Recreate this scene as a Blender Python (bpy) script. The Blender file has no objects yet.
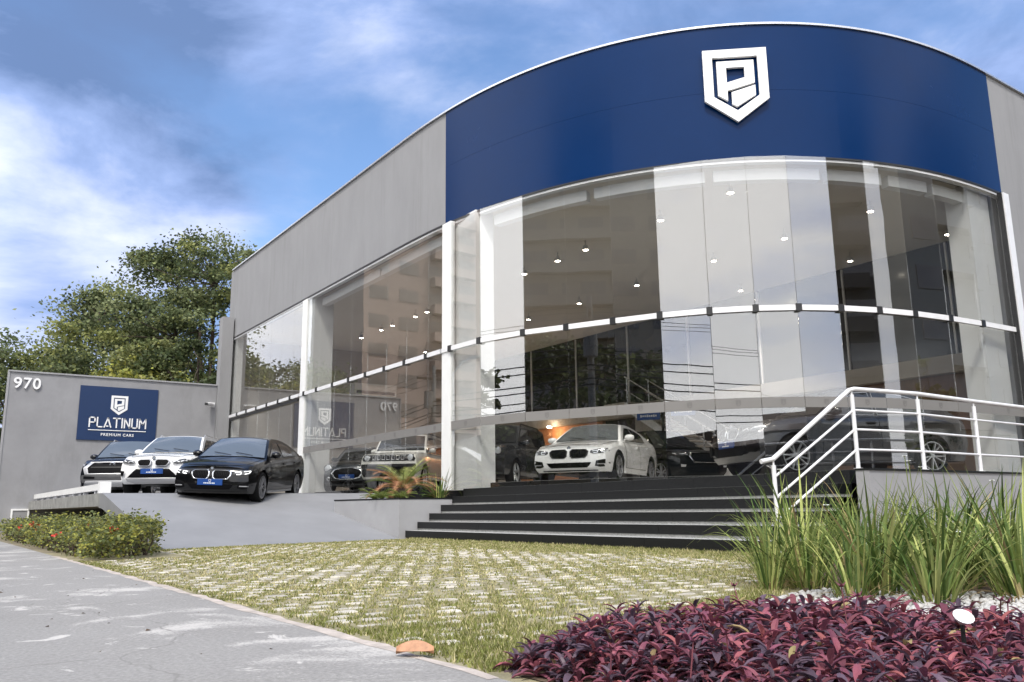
import bpy, bmesh, math, random
from math import sin, cos, pi, sqrt, radians, atan2, tan, hypot
from mathutils import Vector, Matrix
RND = random.Random(11)
sc = bpy.context.scene
COL = sc.collection
BASE = {}          # object name -> world origin its mesh data is relative to

# ------------------------------------------------------------------ helpers
def clamp(v, a=0.0, b=1.0): return max(a, min(b, v))
def lerp(a, b, t): return a + (b - a) * t
def interp(pts, x):
    """piecewise-linear through pts sorted by increasing x"""
    if x <= pts[0][0]: return pts[0][1]
    for (x0, y0), (x1, y1) in zip(pts, pts[1:]):
        if x <= x1: return y0 + (y1 - y0) * (x - x0) / (x1 - x0 + 1e-9)
    return pts[-1][1]

def tag(o, label=None, cat=None, group=None, kind=None):
    if label: o['label'] = label
    if cat: o['category'] = cat
    if group: o['group'] = group
    if kind: o['kind'] = kind
    return o

def thing(name, loc, label, cat, group=None):
    o = bpy.data.objects.new(name, None)
    o.empty_display_size = .2
    COL.objects.link(o); o.location = loc
    BASE[o.name] = Vector(loc)
    return tag(o, label, cat, group)

class MB:
    def __init__(s): s.v = []; s.f = []; s.m = []
    def add(s, vs, fs, mi=0):
        n = len(s.v); s.v += [tuple(p) for p in vs]
        for f in fs: s.f.append(tuple(n + i for i in f)); s.m.append(mi)
    def box(s, x0, x1, y0, y1, z0, z1, mi=0):
        vs = [(x, y, z) for z in (z0, z1) for y in (y0, y1) for x in (x0, x1)]
        s.add(vs, [(0,2,3,1),(4,5,7,6),(0,1,5,4),(2,6,7,3),(0,4,6,2),(1,3,7,5)], mi)
    def obox(s, c, ax, ay, az, mi=0):
        """oriented box: centre and three half-axis vectors"""
        c, ax, ay, az = map(Vector, (c, ax, ay, az))
        vs = [c + ax*i + ay*j + az*k for k in (-1,1) for j in (-1,1) for i in (-1,1)]
        s.add(vs, [(0,2,3,1),(4,5,7,6),(0,1,5,4),(2,6,7,3),(0,4,6,2),(1,3,7,5)], mi)
    def prism(s, poly, z0, z1, mi=0, cap=True):
        n = len(poly)
        vs = [(x, y, z0) for x, y in poly] + [(x, y, z1) for x, y in poly]
        fs = [(i, (i+1) % n, n+(i+1) % n, n+i) for i in range(n)]
        if cap: fs += [tuple(range(n))[::-1], tuple(range(n, 2*n))]
        s.add(vs, fs, mi)
    def tube(s, pts, r, seg=8, mi=0, cap=True):
        pts = [Vector(p) for p in pts]; n = len(pts)
        rs = r if isinstance(r, (list, tuple)) else [r]*n
        vs = []; up = None
        for i, p in enumerate(pts):
            t = (pts[min(i+1, n-1)] - pts[max(i-1, 0)])
            if t.length < 1e-9: t = Vector((0,0,1))
            t.normalize()
            if up is None or abs(up.dot(t)) > .95:
                up = Vector((0,0,1)) if abs(t.z) < .9 else Vector((1,0,0))
            a = t.cross(up).normalized(); b = a.cross(t); up = b
            for k in range(seg):
                w = 2*pi*k/seg
                vs.append(p + (a*cos(w) + b*sin(w))*rs[i])
        fs = [(i*seg+k, i*seg+(k+1) % seg, (i+1)*seg+(k+1) % seg, (i+1)*seg+k) for i in range(n-1) for k in range(seg)]
        if cap: fs += [tuple(range(seg))[::-1], tuple(range((n-1)*seg, n*seg))]
        s.add(vs, fs, mi)
    def grid(s, rows, mi=0, close=False):
        n = len(rows[0]); vs = [p for r in rows for p in r]
        fs = [(i*n+j, i*n+j+1, (i+1)*n+j+1, (i+1)*n+j) for i in range(len(rows)-1) for j in range(n-1)]
        if close: fs += [(i*n+n-1, i*n, (i+1)*n, (i+1)*n+n-1) for i in range(len(rows)-1)]
        s.add(vs, fs, mi)
    def lathe(s, prof, axis='z', c=(0,0,0), seg=24, mi=0):
        """prof: (radius, height) pairs round an axis"""
        rows = []
        for r, h in prof:
            row = []
            for k in range(seg):
                a = 2*pi*k/seg
                p = (r*cos(a), r*sin(a), h)
                if axis == 'y': p = (r*cos(a), h, r*sin(a))
                if axis == 'x': p = (h, r*cos(a), r*sin(a))
                row.append((p[0]+c[0], p[1]+c[1], p[2]+c[2]))
            rows.append(row)
        s.grid(rows, mi, close=True)
    def build(s, name, mats, parent=None, loc=None, smooth=None, recalc=False):
        if not isinstance(mats, (list, tuple)): mats = [mats]
        b = BASE[parent.name] if parent is not None else Vector(loc or (0,0,0))
        me = bpy.data.meshes.new(name)
        me.from_pydata([(p[0]-b[0], p[1]-b[1], p[2]-b[2]) for p in s.v], [], s.f)
        for m in mats: me.materials.append(m)
        if len(mats) > 1: me.polygons.foreach_set('material_index', s.m)
        if recalc:
            bm = bmesh.new(); bm.from_mesh(me)
            bmesh.ops.remove_doubles(bm, verts=bm.verts, dist=1e-5)
            bmesh.ops.recalc_face_normals(bm, faces=bm.faces)
            bm.to_mesh(me); bm.free()
        if smooth is not None:
            me.polygons.foreach_set('use_smooth', [True]*len(me.polygons))
            me.set_sharp_from_angle(angle=radians(smooth))
        me.update()
        o = bpy.data.objects.new(name, me); COL.objects.link(o)
        if parent is not None: o.parent = parent; BASE[o.name] = b
        else: o.location = b; BASE[o.name] = b
        return o

def copy_thing(o, parent=None):
    c = o.copy(); COL.objects.link(c)
    if parent is not None: c.parent = parent
    for ch in list(o.children): copy_thing(ch, c)
    return c

# ------------------------------------------------------------------ materials
MATS = {}
def mat(name, colr, rough=.5, metal=0., var=.0, scale=6., bump=0., bscale=60., coat=0., spec=.5, emit=None, estr=0., stretch=None, alpha=None):
    if name in MATS: return MATS[name]
    m = bpy.data.materials.new(name); m.use_nodes = True
    nt = m.node_tree; N = nt.nodes; L = nt.links
    b = N['Principled BSDF']
    b.inputs['Base Color'].default_value = (*colr, 1)
    b.inputs['Roughness'].default_value = rough
    b.inputs['Metallic'].default_value = metal
    b.inputs['Specular IOR Level'].default_value = spec
    b.inputs['Coat Weight'].default_value = coat
    b.inputs['Coat Roughness'].default_value = .04
    if emit: b.inputs['Emission Color'].default_value = (*emit, 1); b.inputs['Emission Strength'].default_value = estr
    if var or bump:
        tc = N.new('ShaderNodeTexCoord'); mp = N.new('ShaderNodeMapping')
        L.new(tc.outputs['Object'], mp.inputs['Vector'])
        if stretch: mp.inputs['Scale'].default_value = stretch
        if var:
            nz = N.new('ShaderNodeTexNoise'); nz.inputs['Scale'].default_value = scale; nz.inputs['Detail'].default_value = 6
            nz.inputs['Roughness'].default_value = .62
            L.new(mp.outputs[0], nz.inputs['Vector'])
            rp = N.new('ShaderNodeValToRGB')
            rp.color_ramp.elements[0].position = .3; rp.color_ramp.elements[1].position = .7
            rp.color_ramp.elements[0].color = (*[c*(1-var) for c in colr], 1)
            rp.color_ramp.elements[1].color = (*[min(1, c*(1+var)) for c in colr], 1)
            L.new(nz.outputs['Fac'], rp.inputs['Fac']); L.new(rp.outputs[0], b.inputs['Base Color'])
            mr = N.new('ShaderNodeMapRange'); mr.inputs['To Min'].default_value = max(0, rough-.08); mr.inputs['To Max'].default_value = min(1, rough+.08)
            L.new(nz.outputs['Fac'], mr.inputs['Value']); L.new(mr.outputs[0], b.inputs['Roughness'])
        if bump:
            nb = N.new('ShaderNodeTexNoise'); nb.inputs['Scale'].default_value = bscale; nb.inputs['Detail'].default_value = 4
            L.new(mp.outputs[0], nb.inputs['Vector'])
            bp = N.new('ShaderNodeBump'); bp.inputs['Strength'].default_value = bump; bp.inputs['Distance'].default_value = .02
            L.new(nb.outputs['Fac'], bp.inputs['Height']); L.new(bp.outputs[0], b.inputs['Normal'])
    MATS[name] = m
    return m

def weather(m, streak=(5, 5, .22), lo=.56, hi=.74, dark=.80, island=0.):
    """rain streaks and grime (or a per-piece tone) worked into a material's own colour"""
    nt = m.node_tree; N = nt.nodes; L = nt.links; b = N['Principled BSDF']; src = b.inputs['Base Color'].links[0].from_socket
    mx = N.new('ShaderNodeMixRGB'); mx.blend_type = 'MULTIPLY'; mx.inputs[0].default_value = 1; L.new(src, mx.inputs[1])
    if island:
        g = N.new('ShaderNodeNewGeometry'); r = N.new('ShaderNodeMapRange'); r.inputs['To Min'].default_value = 1-island; r.inputs['To Max'].default_value = 1+island*.35
        L.new(g.outputs['Random Per Island'], r.inputs['Value']); L.new(r.outputs[0], mx.inputs[2])
    else:
        tc = N.new('ShaderNodeTexCoord'); mp = N.new('ShaderNodeMapping'); mp.inputs['Scale'].default_value = streak; L.new(tc.outputs['Object'], mp.inputs[0])
        n = N.new('ShaderNodeTexNoise'); n.inputs['Scale'].default_value = 1.0; n.inputs['Detail'].default_value = 7; n.inputs['Roughness'].default_value = .7; L.new(mp.outputs[0], n.inputs['Vector'])
        r = N.new('ShaderNodeValToRGB'); r.color_ramp.elements[0].position = lo; r.color_ramp.elements[1].position = hi
        r.color_ramp.elements[0].color = (1, 1, 1, 1); r.color_ramp.elements[1].color = (dark, dark, dark*.98, 1); L.new(n.outputs['Fac'], r.inputs[0]); L.new(r.outputs[0], mx.inputs[2])
    L.new(mx.outputs[0], b.inputs['Base Color'])

def leafmat(name, colr, rough=.45, trans=.35, lo=.65, hi=1.4):
    m = bpy.data.materials.new(name); m.use_nodes = True
    nt = m.node_tree; N = nt.nodes; L = nt.links
    b = N['Principled BSDF']; out = N['Material Output']
    geo = N.new('ShaderNodeNewGeometry')
    hs = N.new('ShaderNodeHueSaturation'); hs.inputs['Color'].default_value = (*colr, 1)
    mr = N.new('ShaderNodeMapRange'); mr.inputs['To Min'].default_value = lo; mr.inputs['To Max'].default_value = hi
    L.new(geo.outputs['Random Per Island'], mr.inputs['Value']); L.new(mr.outputs[0], hs.inputs['Value'])
    mh = N.new('ShaderNodeMapRange'); mh.inputs['To Min'].default_value = .485; mh.inputs['To Max'].default_value = .515
    mm = N.new('ShaderNodeMath'); mm.operation = 'FRACT'; m2 = N.new('ShaderNodeMath'); m2.operation = 'MULTIPLY'; m2.inputs[1].default_value = 7.3
    L.new(geo.outputs['Random Per Island'], m2.inputs[0]); L.new(m2.outputs[0], mm.inputs[0]); L.new(mm.outputs[0], mh.inputs['Value']); L.new(mh.outputs[0], hs.inputs['Hue'])
    L.new(hs.outputs[0], b.inputs['Base Color']); b.inputs['Roughness'].default_value = rough; b.inputs['Specular IOR Level'].default_value = .22
    tr = N.new('ShaderNodeBsdfTranslucent'); L.new(hs.outputs[0], tr.inputs['Color'])
    mx = N.new('ShaderNodeMixShader'); mx.inputs[0].default_value = trans
    L.new(b.outputs[0], mx.inputs[1]); L.new(tr.outputs[0], mx.inputs[2]); L.new(mx.outputs[0], out.inputs['Surface'])
    MATS[name] = m
    return m

def glassmat(name, base_r, tint, wav=.0):
    """clear architectural pane: see-through, with a Schlick mirror on both faces"""
    m = bpy.data.materials.new(name); m.use_nodes = True
    nt = m.node_tree; N = nt.nodes; L = nt.links
    N.remove(N['Principled BSDF']); out = N['Material Output']
    geo = N.new('ShaderNodeNewGeometry')
    dt = N.new('ShaderNodeVectorMath'); dt.operation = 'DOT_PRODUCT'
    L.new(geo.outputs['Incoming'], dt.inputs[0]); L.new(geo.outputs['Normal'], dt.inputs[1])
    def M(op, a, bv=None):
        n = N.new('ShaderNodeMath'); n.operation = op
        if hasattr(a, 'links'): L.new(a, n.inputs[0])
        else: n.inputs[0].default_value = a
        if bv is not None:
            if hasattr(bv, 'links'): L.new(bv, n.inputs[1])
            else: n.inputs[1].default_value = bv
        return n.outputs[0]
    ab = M('ABSOLUTE', dt.outputs['Value'])
    p5 = M('POWER', M('SUBTRACT', 1.0, ab), 5.0)
    fac = M('ADD', M('MULTIPLY', p5, 1-base_r), base_r)
    tr = N.new('ShaderNodeBsdfTransparent'); tr.inputs['Color'].default_value = (*tint, 1)
    gl = N.new('ShaderNodeBsdfGlossy'); gl.inputs['Roughness'].default_value = 0.0; gl.inputs['Color'].default_value = (.97, .97, .97, 1)
    if wav:
        tc = N.new('ShaderNodeTexCoord'); nz = N.new('ShaderNodeTexNoise'); nz.inputs['Scale'].default_value = 1.1; nz.inputs['Detail'].default_value = 1.5
        L.new(tc.outputs['Object'], nz.inputs['Vector'])
        bp = N.new('ShaderNodeBump'); bp.inputs['Strength'].default_value = wav; bp.inputs['Distance'].default_value = .02
        L.new(nz.outputs['Fac'], bp.inputs['Height']); L.new(bp.outputs[0], gl.inputs['Normal'])
    mx = N.new('ShaderNodeMixShader'); L.new(fac, mx.inputs[0]); L.new(tr.outputs[0], mx.inputs[1]); L.new(gl.outputs[0], mx.inputs[2])
    L.new(mx.outputs[0], out.inputs['Surface'])
    MATS[name] = m
    return m

def M_(n): return MATS[n]

wall_grey = mat('grey_render', (.265, .265, .272), .85, var=.07, scale=1.1, bump=.25, bscale=90, stretch=(1.3, 1.3, .45))
wall_grey2 = mat('boundary_render', (.27, .27, .28), .88, var=.12, scale=.8, bump=.3, bscale=70)
low_grey = mat('planter_render', (.32, .32, .33), .85, var=.09, scale=1.5, bump=.25, bscale=90)
weather(wall_grey, (2.6, 2.6, .16), .55, .75, .84); weather(wall_grey2, (1.2, 1.2, .3), .5, .75, .82)
blue_panel = mat('blue_composite_panel', (.0004, .021, .090), .25, metal=.0, var=.06, scale=.5, spec=.14)
blue_sign = mat('blue_sign_sheet', (.0006, .021, .085), .5, var=.04, scale=2)
white_paint = mat('white_paint', (.78, .78, .77), .45, var=.04, scale=3)
white_metal = mat('white_metal', (.74, .74, .75), .35, var=.05, scale=5)
steel = mat('brushed_steel', (.62, .63, .65), .28, metal=.7, var=.1, scale=14)
black_metal = mat('black_metal', (.012, .012, .013), .4)
granite = mat('black_granite', (.010, .0105, .011), .45, var=.5, scale=55, bump=.06, bscale=120, spec=.25)
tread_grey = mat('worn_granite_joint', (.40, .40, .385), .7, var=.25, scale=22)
ceil_m = mat('ceiling_plaster', (.66, .62, .56), .9, var=.03, scale=1)
floor_m = mat('porcelain_floor', (.42, .41, .39), .12, var=.05, scale=2)
beige = mat('beige_plaster', (.42, .385, .34), .8, var=.06, scale=1.5)
wood = mat('brown_timber', (.16, .085, .045), .5, var=.3, scale=3, stretch=(1, 1, .2))
dark_in = mat('dark_glazing', (.018, .02, .021), .16, var=.2, scale=.5)
dark_wall = mat('charcoal_wall', (.045, .043, .04), .7, var=.2, scale=1)
concrete = mat('ramp_concrete', (.225, .228, .238), .75, var=.10, scale=.9, bump=.18, bscale=50)
slab_con = mat('rough_slab_concrete', (.26, .26, .25), .9, var=.3, scale=3, bump=.4, bscale=40)
asphalt = mat('asphalt', (.055, .055, .057), .9, var=.25, scale=8, bump=.4, bscale=90)
tyre_m = mat('tyre_rubber', (.008, .008, .008), .85, var=.2, scale=20, spec=.15)
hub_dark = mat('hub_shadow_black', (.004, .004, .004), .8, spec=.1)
alloy = mat('alloy_silver', (.60, .61, .62), .28, metal=.85)
alloy_dark = mat('alloy_graphite', (.42, .42, .43), .3, metal=.8)
chrome = mat('chrome', (.72, .73, .74), .1, metal=1)
satin = mat('satin_silver', (.52, .52, .53), .35, metal=.6)
trim = mat('black_trim', (.012, .012, .013), .45)
grille_m = mat('grille_black', (.004, .004, .005), .55, spec=.08)
slat_dark = mat('grille_slat_dark', (.022, .022, .024), .35, spec=.25)
lamp_dark = mat('headlamp_glass', (.035, .037, .04), .06, coat=1)
lamp_white = mat('headlamp_reflector', (.75, .77, .8), .15, metal=.3)
drl_on = mat('daytime_lamp_lit', (.9, .9, .9), .3, emit=(1, 1, 1), estr=.7)
carglass = mat('car_glass', (.02, .023, .025), .03, spec=.8, coat=1)
carglass_l = mat('car_windscreen', (.10, .115, .125), .04, spec=1., coat=1)
plate_m = mat('plate_blue', (.006, .05, .22), .4)
white_mark = mat('white_marking', (.8, .8, .8), .5)
paint_black = mat('paint_black', (.002, .002, .0025), .3, coat=.75, spec=.1)
paint_ink = mat('paint_ink_black', (.005, .006, .009), .25, coat=.7, spec=.15)
paint_jet = mat('paint_jet', (.022, .023, .026), .22, coat=1, spec=.5)
paint_white = mat('paint_white', (.82, .82, .81), .25, coat=1)
paint_graph = mat('paint_graphite', (.045, .05, .055), .25, coat=1, metal=.3)
paint_navy = mat('paint_dark_navy', (.014, .022, .04), .25, coat=1)
paint_beige = mat('paint_offwhite', (.80, .78, .73), .25, coat=1)
bark = mat('bark', (.075, .055, .042), .9, var=.4, scale=6, bump=.6, bscale=20)
soil = mat('soil', (.11, .075, .05), .95, var=.4, scale=12, bump=.6, bscale=60)
frost = mat('frosted_film', (.19, .183, .175), .8, var=.03, scale=3)
frost_mark = mat('film_mark', (.145, .14, .135), .8)
glass = glassmat('shop_glass', .135, (.955, .96, .955), wav=.03)
leaf_a = leafmat('leaf_mid_green', (.15, .175, .07))
leaf_b = leafmat('leaf_light_green', (.23, .245, .10))
leaf_c = leafmat('leaf_dark_green', (.07, .09, .038))
leaf_y = leafmat('leaf_lime', (.34, .34, .075))
blade_a = leafmat('strap_leaf_green', (.20, .255, .07), .5, .35)
blade_b = leafmat('strap_leaf_yellow_green', (.42, .45, .155), .5, .35)
blade_c = leafmat('strap_leaf_dark', (.075, .125, .03), .5, .3)
blade_d = leafmat('strap_leaf_dry', (.32, .25, .12), .6, .2)
purple_a = leafmat('purple_leaf', (.19, .064, .088), .45, .2)
purple_b = leafmat('violet_leaf', (.11, .075, .10), .4, .2)
purple_c = leafmat('red_purple_leaf', (.31, .10, .115), .45, .25)
grass_a = leafmat('turf_green', (.22, .235, .07), .6, .3)
grass_b = leafmat('turf_straw', (.50, .45, .245), .7, .3)
petal_red = mat('red_petal', (.55, .04, .02), .5)
petal_white = mat('white_petal', (.8, .8, .76), .5)
# ------------------------------------------------------------------ the showroom
from mathutils.geometry import tessellate_polygon
H_FLOOR = 1.25; Z_MID = 4.64; Z_SOF = 8.12; Z_TOP = 11.31
def facade_path():
    pts = [Vector((10.9, 37.2 - .25*i)) for i in range(int((37.2-21.05)/.25)+1)]
    raw = []
    for i in range(2001):
        th = pi/2*i/2000
        raw.append(Vector((21.4-10.5*cos(th)**(2/2.5) if i < 2000 else 21.4, 21.05-11.9*sin(th)**(2/2.5))))
    acc = 0; last = raw[0]; prev = raw[0]
    for p in raw[1:]:
        if (p-last).length >= .2: pts.append(p); last = p
    pts.append(Vector((21.4, 9.15)))
    pts += [Vector((21.4+.5*i, 9.15)) for i in range(1, 40)]
    return pts
PATH = facade_path()
def pnorm(i):
    t = (PATH[min(i+1, len(PATH)-1)] - PATH[max(i-1, 0)]).normalized()
    return t, Vector((t.y, -t.x))
def near(x, y): return min(range(len(PATH)), key=lambda i: (PATH[i]-Vector((x, y))).length)
def off(i, d): return PATH[i] + pnorm(i)[1]*d
I_BLUE0 = near(10.93, 18.6); I_BLUE1 = near(21.25, 9.15); I_END = len(PATH)-1

def band(mb, i0, i1, d0, d1, z0, z1, mi=0):
    """solid strip following the facade between two offsets (positive = outwards)"""
    rows = []
    for i in range(i0, i1+1):
        a, b = off(i, d0), off(i, d1)
        rows.append([(a.x, a.y, z0), (b.x, b.y, z0), (b.x, b.y, z1), (a.x, a.y, z1)])
    n0 = len(mb.v)
    mb.grid(rows, mi, close=True)
    m = len(rows)
    mb.add(rows[0], [(0,1,2,3)], mi); mb.add(rows[-1], [(3,2,1,0)], mi)

def plate(mb, loops, thick, frame, mi=0):
    """flat shape (outer loop, then holes) standing thick off a surface; frame(u, v, d) -> xyz"""
    fl = [p for l in loops for p in l]
    tris = tessellate_polygon([[Vector((u, v, 0)) for u, v in l] for l in loops])
    n = len(fl)
    vs = [frame(u, v, 0) for u, v in fl] + [frame(u, v, thick) for u, v in fl]
    fs = [tuple(t) for t in tris] + [tuple(i+n for i in t)[::-1] for t in tris]
    k = 0
    for l in loops:
        m = len(l)
        fs += [(k+i, k+(i+1) % m, n+k+(i+1) % m, n+k+i) for i in range(m)]
        k += m
    mb.add(vs, fs, mi)
def stroke(mb, pts, w, thick, frame):
    for (a, b), (c, d) in zip(pts, pts[1:]):
        t = Vector((c-a, d-b)); L = t.length; t /= L; n = Vector((-t.y, t.x))*w/2; e = t*w/2
        plate(mb, [[(a-e.x+n.x, b-e.y+n.y), (a-e.x-n.x, b-e.y-n.y), (c+e.x-n.x, d+e.y-n.y), (c+e.x+n.x, d+e.y+n.y)]], thick, frame)

SH_OUT = [(-.5,0),(.5,0),(.5,.875),(0,1.25),(-.5,.875)]
SH_IN = [(-.353,.137),(.353,.137),(.353,.812),(0,1.058),(-.353,.812)]
SH_P = [(-.29,.205),(.292,.205),(.292,.598),(-.14,.716),(-.14,.886),(-.29,.785)]
SH_PH = [(-.142,.318),(.142,.318),(.142,.496),(-.142,.575)]
SH_L = [(-.078,.745),(.295,.636),(.295,.81),(0,.99),(-.078,.945)]
def shield(mb_ring, mb_letter, cx, cv, w, thick, frame):
    T = lambda l: [(cx+u*w, cv-v*w) for u, v in l]
    plate(mb_ring, [T(SH_OUT), T(SH_IN)], thick, frame)
    plate(mb_letter, [T(SH_P), T(SH_PH)], thick, frame)
    plate(mb_letter, [T(SH_L)], thick, frame)

shop = thing('showroom', (10.9, 18.6, 0), 'large grey car showroom with a curved blue fascia over tall glass walls', 'showroom')
# upper walls and fascia
m = MB(); band(m, 0, I_BLUE0, -.35, 0, Z_SOF, Z_TOP); m.build('upper_wall', wall_grey, shop, smooth=30)
m = MB(); band(m, I_BLUE1, I_END, -.35, 0, 0.0, Z_TOP); m.build('side_wall', wall_grey, shop, smooth=30)
m = MB(); m.box(10.92, 40, 37.2, 37.5, 0, Z_TOP); m.box(39.8, 40.1, 9.2, 37.2, 0, Z_TOP); m.build('rear_wall', wall_grey, shop)
m = MB()
cols = [I_BLUE0 + round((I_BLUE1-I_BLUE0)*k/6) for k in range(7)]
for k in range(6):
    for r in range(2):
        za = lerp(Z_SOF, Z_TOP, r/2)+.002; zb = lerp(Z_SOF, Z_TOP, (r+1)/2)-.002
        rows = []
        a, b = cols[k], cols[k+1]
        band(m, a, b, -.3, .02, za, zb)
m2 = MB(); band(m2, I_BLUE0, I_BLUE1, -.34, -.01, Z_SOF+.01, Z_TOP-.01)
fas = m.build('fascia', blue_panel, shop, smooth=30); m2.build('fascia_backing', trim, fas, smooth=30)
m = MB(); band(m, 0, I_END, -.4, .06, Z_TOP+.002, Z_TOP+.05); m.build('coping', steel, shop, smooth=30)
m = MB(); band(m, 0, I_BLUE1, -.1, .045, Z_SOF-.05, Z_SOF-.003); m.build('soffit_trim', black_metal, shop, smooth=30)
m = MB(); band(m, 0, I_BLUE1, -.14, .02, Z_SOF-.105, Z_SOF-.053); m.build('head_frame', white_metal, shop, smooth=30)
# roof and ceiling follow the plan of the facade
outl = [off(i, -.36) for i in range(0, I_END+1)]
poly = [(p.x, p.y) for p in outl] + [(39.8, 37.1)]
m = MB(); m.prism(poly, 10.9, 11.2); m.build('roof', slab_con, shop)
poly_c = [(off(i, -.2).x, off(i, -.2).y) for i in range(0, I_BLUE1+1)] + [(24.4, 9.55), (24.4, 37.1)]
m = MB(); m.prism(poly_c, 8.14, 8.3); m.build('ceiling', ceil_m, shop)
m = MB(); m.prism([(off(i, -.3).x, off(i, -.3).y) for i in range(0, I_BLUE1+1)] + [(24.4, 9.5), (24.4, 37.1)], .02, H_FLOOR); m.build('floor_slab', granite, shop)
m = MB(); m.prism([(off(i, -.33).x, off(i, -.33).y) for i in range(0, I_BLUE1+1)] + [(24.3, 9.6), (24.3, 37.0)], H_FLOOR+.002, H_FLOOR+.006); m.build('floor_finish', floor_m, shop)
# interior back wall: upper gallery glazing over an open lower floor
m = MB(); m.box(24.0, 24.3, 9.6, 37.1, 4.75, 8.13); bw = m.build('gallery_glazing', dark_in, shop)
for y in (12, 15.4, 18.8, 22.2, 25.6, 29.0, 32.4):
    m = MB(); m.box(23.94, 23.998, y-.03, y+.03, 4.75, 8.1); m.build('mullion', white_metal, bw)
m = MB(); m.box(23.6, 24.3, 9.6, 37.1, 4.25, 4.747); m.build('gallery_edge', beige, shop)
m = MB(); m.box(24.05, 24.3, 9.6, 37.1, H_FLOOR, 4.247); m.build('lower_wall', dark_wall, shop)
m = MB(); m.box(23.9, 24.04, 9.7, 16.2, H_FLOOR, 4.24); m.build('timber_panel', wood, shop)
for a, b in ((23.6, 24.5), (33.4, 34.2)):
    m = MB(); m.box(23.2, 24.04, a, b, H_FLOOR, 4.24); m.build('pillar', beige, shop)
m = MB(); m.box(23.85, 24.04, 27.2, 33.2, H_FLOOR, 4.24); m.build('alcove_panel', mat('terracotta_panel', (.42, .20, .10), .7, var=.15, scale=2), shop)
m = MB(); m.box(11.0, 24.0, 36.9, 37.1, H_FLOOR, 8.13); m.build('end_wall', beige, shop)
# white columns
for (x0, x1, y0, y1, nm) in ((11.06, 11.6, 17.22, 18.55, 'column'), (10.99, 11.7, 27.62, 28.4, 'column'), (10.98, 11.25, 36.35, 37.15, 'column'), (20.0, 21.0, 9.36, 9.9, 'column')):
    mm = MB(); mm.box(x0, x1, y0, y1, 1.093, 8.13); mm.build(nm, white_paint, shop)
for ya, yb in ((18.13, 18.55), (27.99, 28.43), (36.8, 37.02)):
    mm = MB(); mm.box(10.86, 10.988, ya, yb, 1.093, Z_SOF-.06); mm.build('column', white_paint, shop)
m = MB(); m.box(21.06, 21.33, 9.0, 9.14, 1.1, Z_SOF-.06); m.build('end_frame', white_metal, shop)
m = MB(); m.box(21.02, 21.057, 9.03, 9.14, 1.1, Z_SOF-.06); m.build('end_gasket', black_metal, shop)
m = MB(); m.box(10.82, 10.9, 37.05, 37.16, 1.1, Z_SOF-.06); m.build('end_frame', white_metal, shop)
# pier by the boundary wall
m = MB(); m.box(10.36, 10.84, 36.5, 37.0, 0, 9.0); m.build('pier', wall_grey, shop)
# glass panes, rail and clamps
CJ = [(10.97,16.88),(11.32,15.55),(11.80,14.55),(12.28,13.51),(12.76,12.56),(13.34,11.70),(13.97,11.03),(14.66,10.5),(15.47,10.07),(16.34,9.75),(17.3,9.52),(18.43,9.35),(19.63,9.24),(21.05,9.16)]
LJ = [35.41+1.22*1.2, 35.41, 34.19, 32.97, 31.75, 30.52, 29.3, 28.44, 27.98, 26.85, 25.5, 24.26, 23.05, 21.79, 20.56, 19.35, 18.56, 18.12]
LJ[0] = 37.04
joints = [Vector((10.9, y)) for y in LJ] + [Vector(p) for p in CJ]
def pane(a, b, z0, z1, frosted):
    t = (b-a); L = t.length; t = t/L; n = Vector((t.y, -t.x))
    a2 = a + t*.004; b2 = b - t*.004
    mb = MB(); th = n*.006
    mb.prism([(a2.x-th.x, a2.y-th.y), (b2.x-th.x, b2.y-th.y), (b2.x+th.x, b2.y+th.y), (a2.x+th.x, a2.y+th.y)], z0, z1)
    p = mb.build('glass_pane', glass, shop)
    if frosted:
        f = MB(); o0 = n*.009; o1 = n*.0115
        f.prism([(a2.x+o0.x, a2.y+o0.y), (b2.x+o0.x, b2.y+o0.y), (b2.x+o1.x, b2.y+o1.y), (a2.x+o1.x, a2.y+o1.y)], 2.575, 2.79)
        c = (a+b)/2
        fr = lambda u, v, d: (c.x + t.x*u + n.x*(.0125+d), c.y + t.y*u + n.y*(.0125+d), v)
        T = lambda l, w: [(u*w, 2.745 - v*w) for u, v in l]
        plate(f, [T(SH_OUT, .1), T(SH_IN, .1)], .001, fr, 1); plate(f, [T(SH_P, .1), T(SH_PH, .1)], .001, fr, 1)
        f.build('frosted_band', [frost, frost_mark], p)
for k, (a, b) in enumerate(zip(joints, joints[1:])):
    if a.x == b.x == 10.9 and .40 < a.y-b.y < .50: continue          # a column face stands here
    pane(a, b, 1.1, Z_MID-.012, True)
    pane(a, b, Z_MID+.012, Z_SOF-.107, False)
m = MB()
ip = [(p.x, p.y) for p in joints]
for (a, b) in zip(joints, joints[1:]):
    t = (b-a).normalized(); n = Vector((t.y, -t.x))
    a2, b2 = a - t*.02, b + t*.02
    m.prism([((a2+n*.012).x, (a2+n*.012).y), ((b2+n*.012).x, (b2+n*.012).y), ((b2+n*.07).x, (b2+n*.07).y), ((a2+n*.07).x, (a2+n*.07).y)], Z_MID-.055, Z_MID+.06)
rail = m.build('glazing_rail', white_metal, shop)
for k, p in enumerate(joints[1:-1], 1):
    if abs(p.y-28.44) < .01 or abs(p.y-18.56) < .01: continue
    t = (joints[k+1]-joints[k-1]).normalized(); n = Vector((t.y, -t.x))
    cb = MB(); c = p + n*.055
    cb.obox((c.x, c.y, Z_MID), (t.x*.062, t.y*.062, 0), (n.x*.04, n.y*.04, 0), (0, 0, .078))
    cb.build('glass_clamp', black_metal, rail)
m = MB()
m.box(10.8, 10.87, 28.5, 36.3, Z_MID-.2, Z_MID-.1); m.build('sliding_door_track', black_metal, shop)
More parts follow.
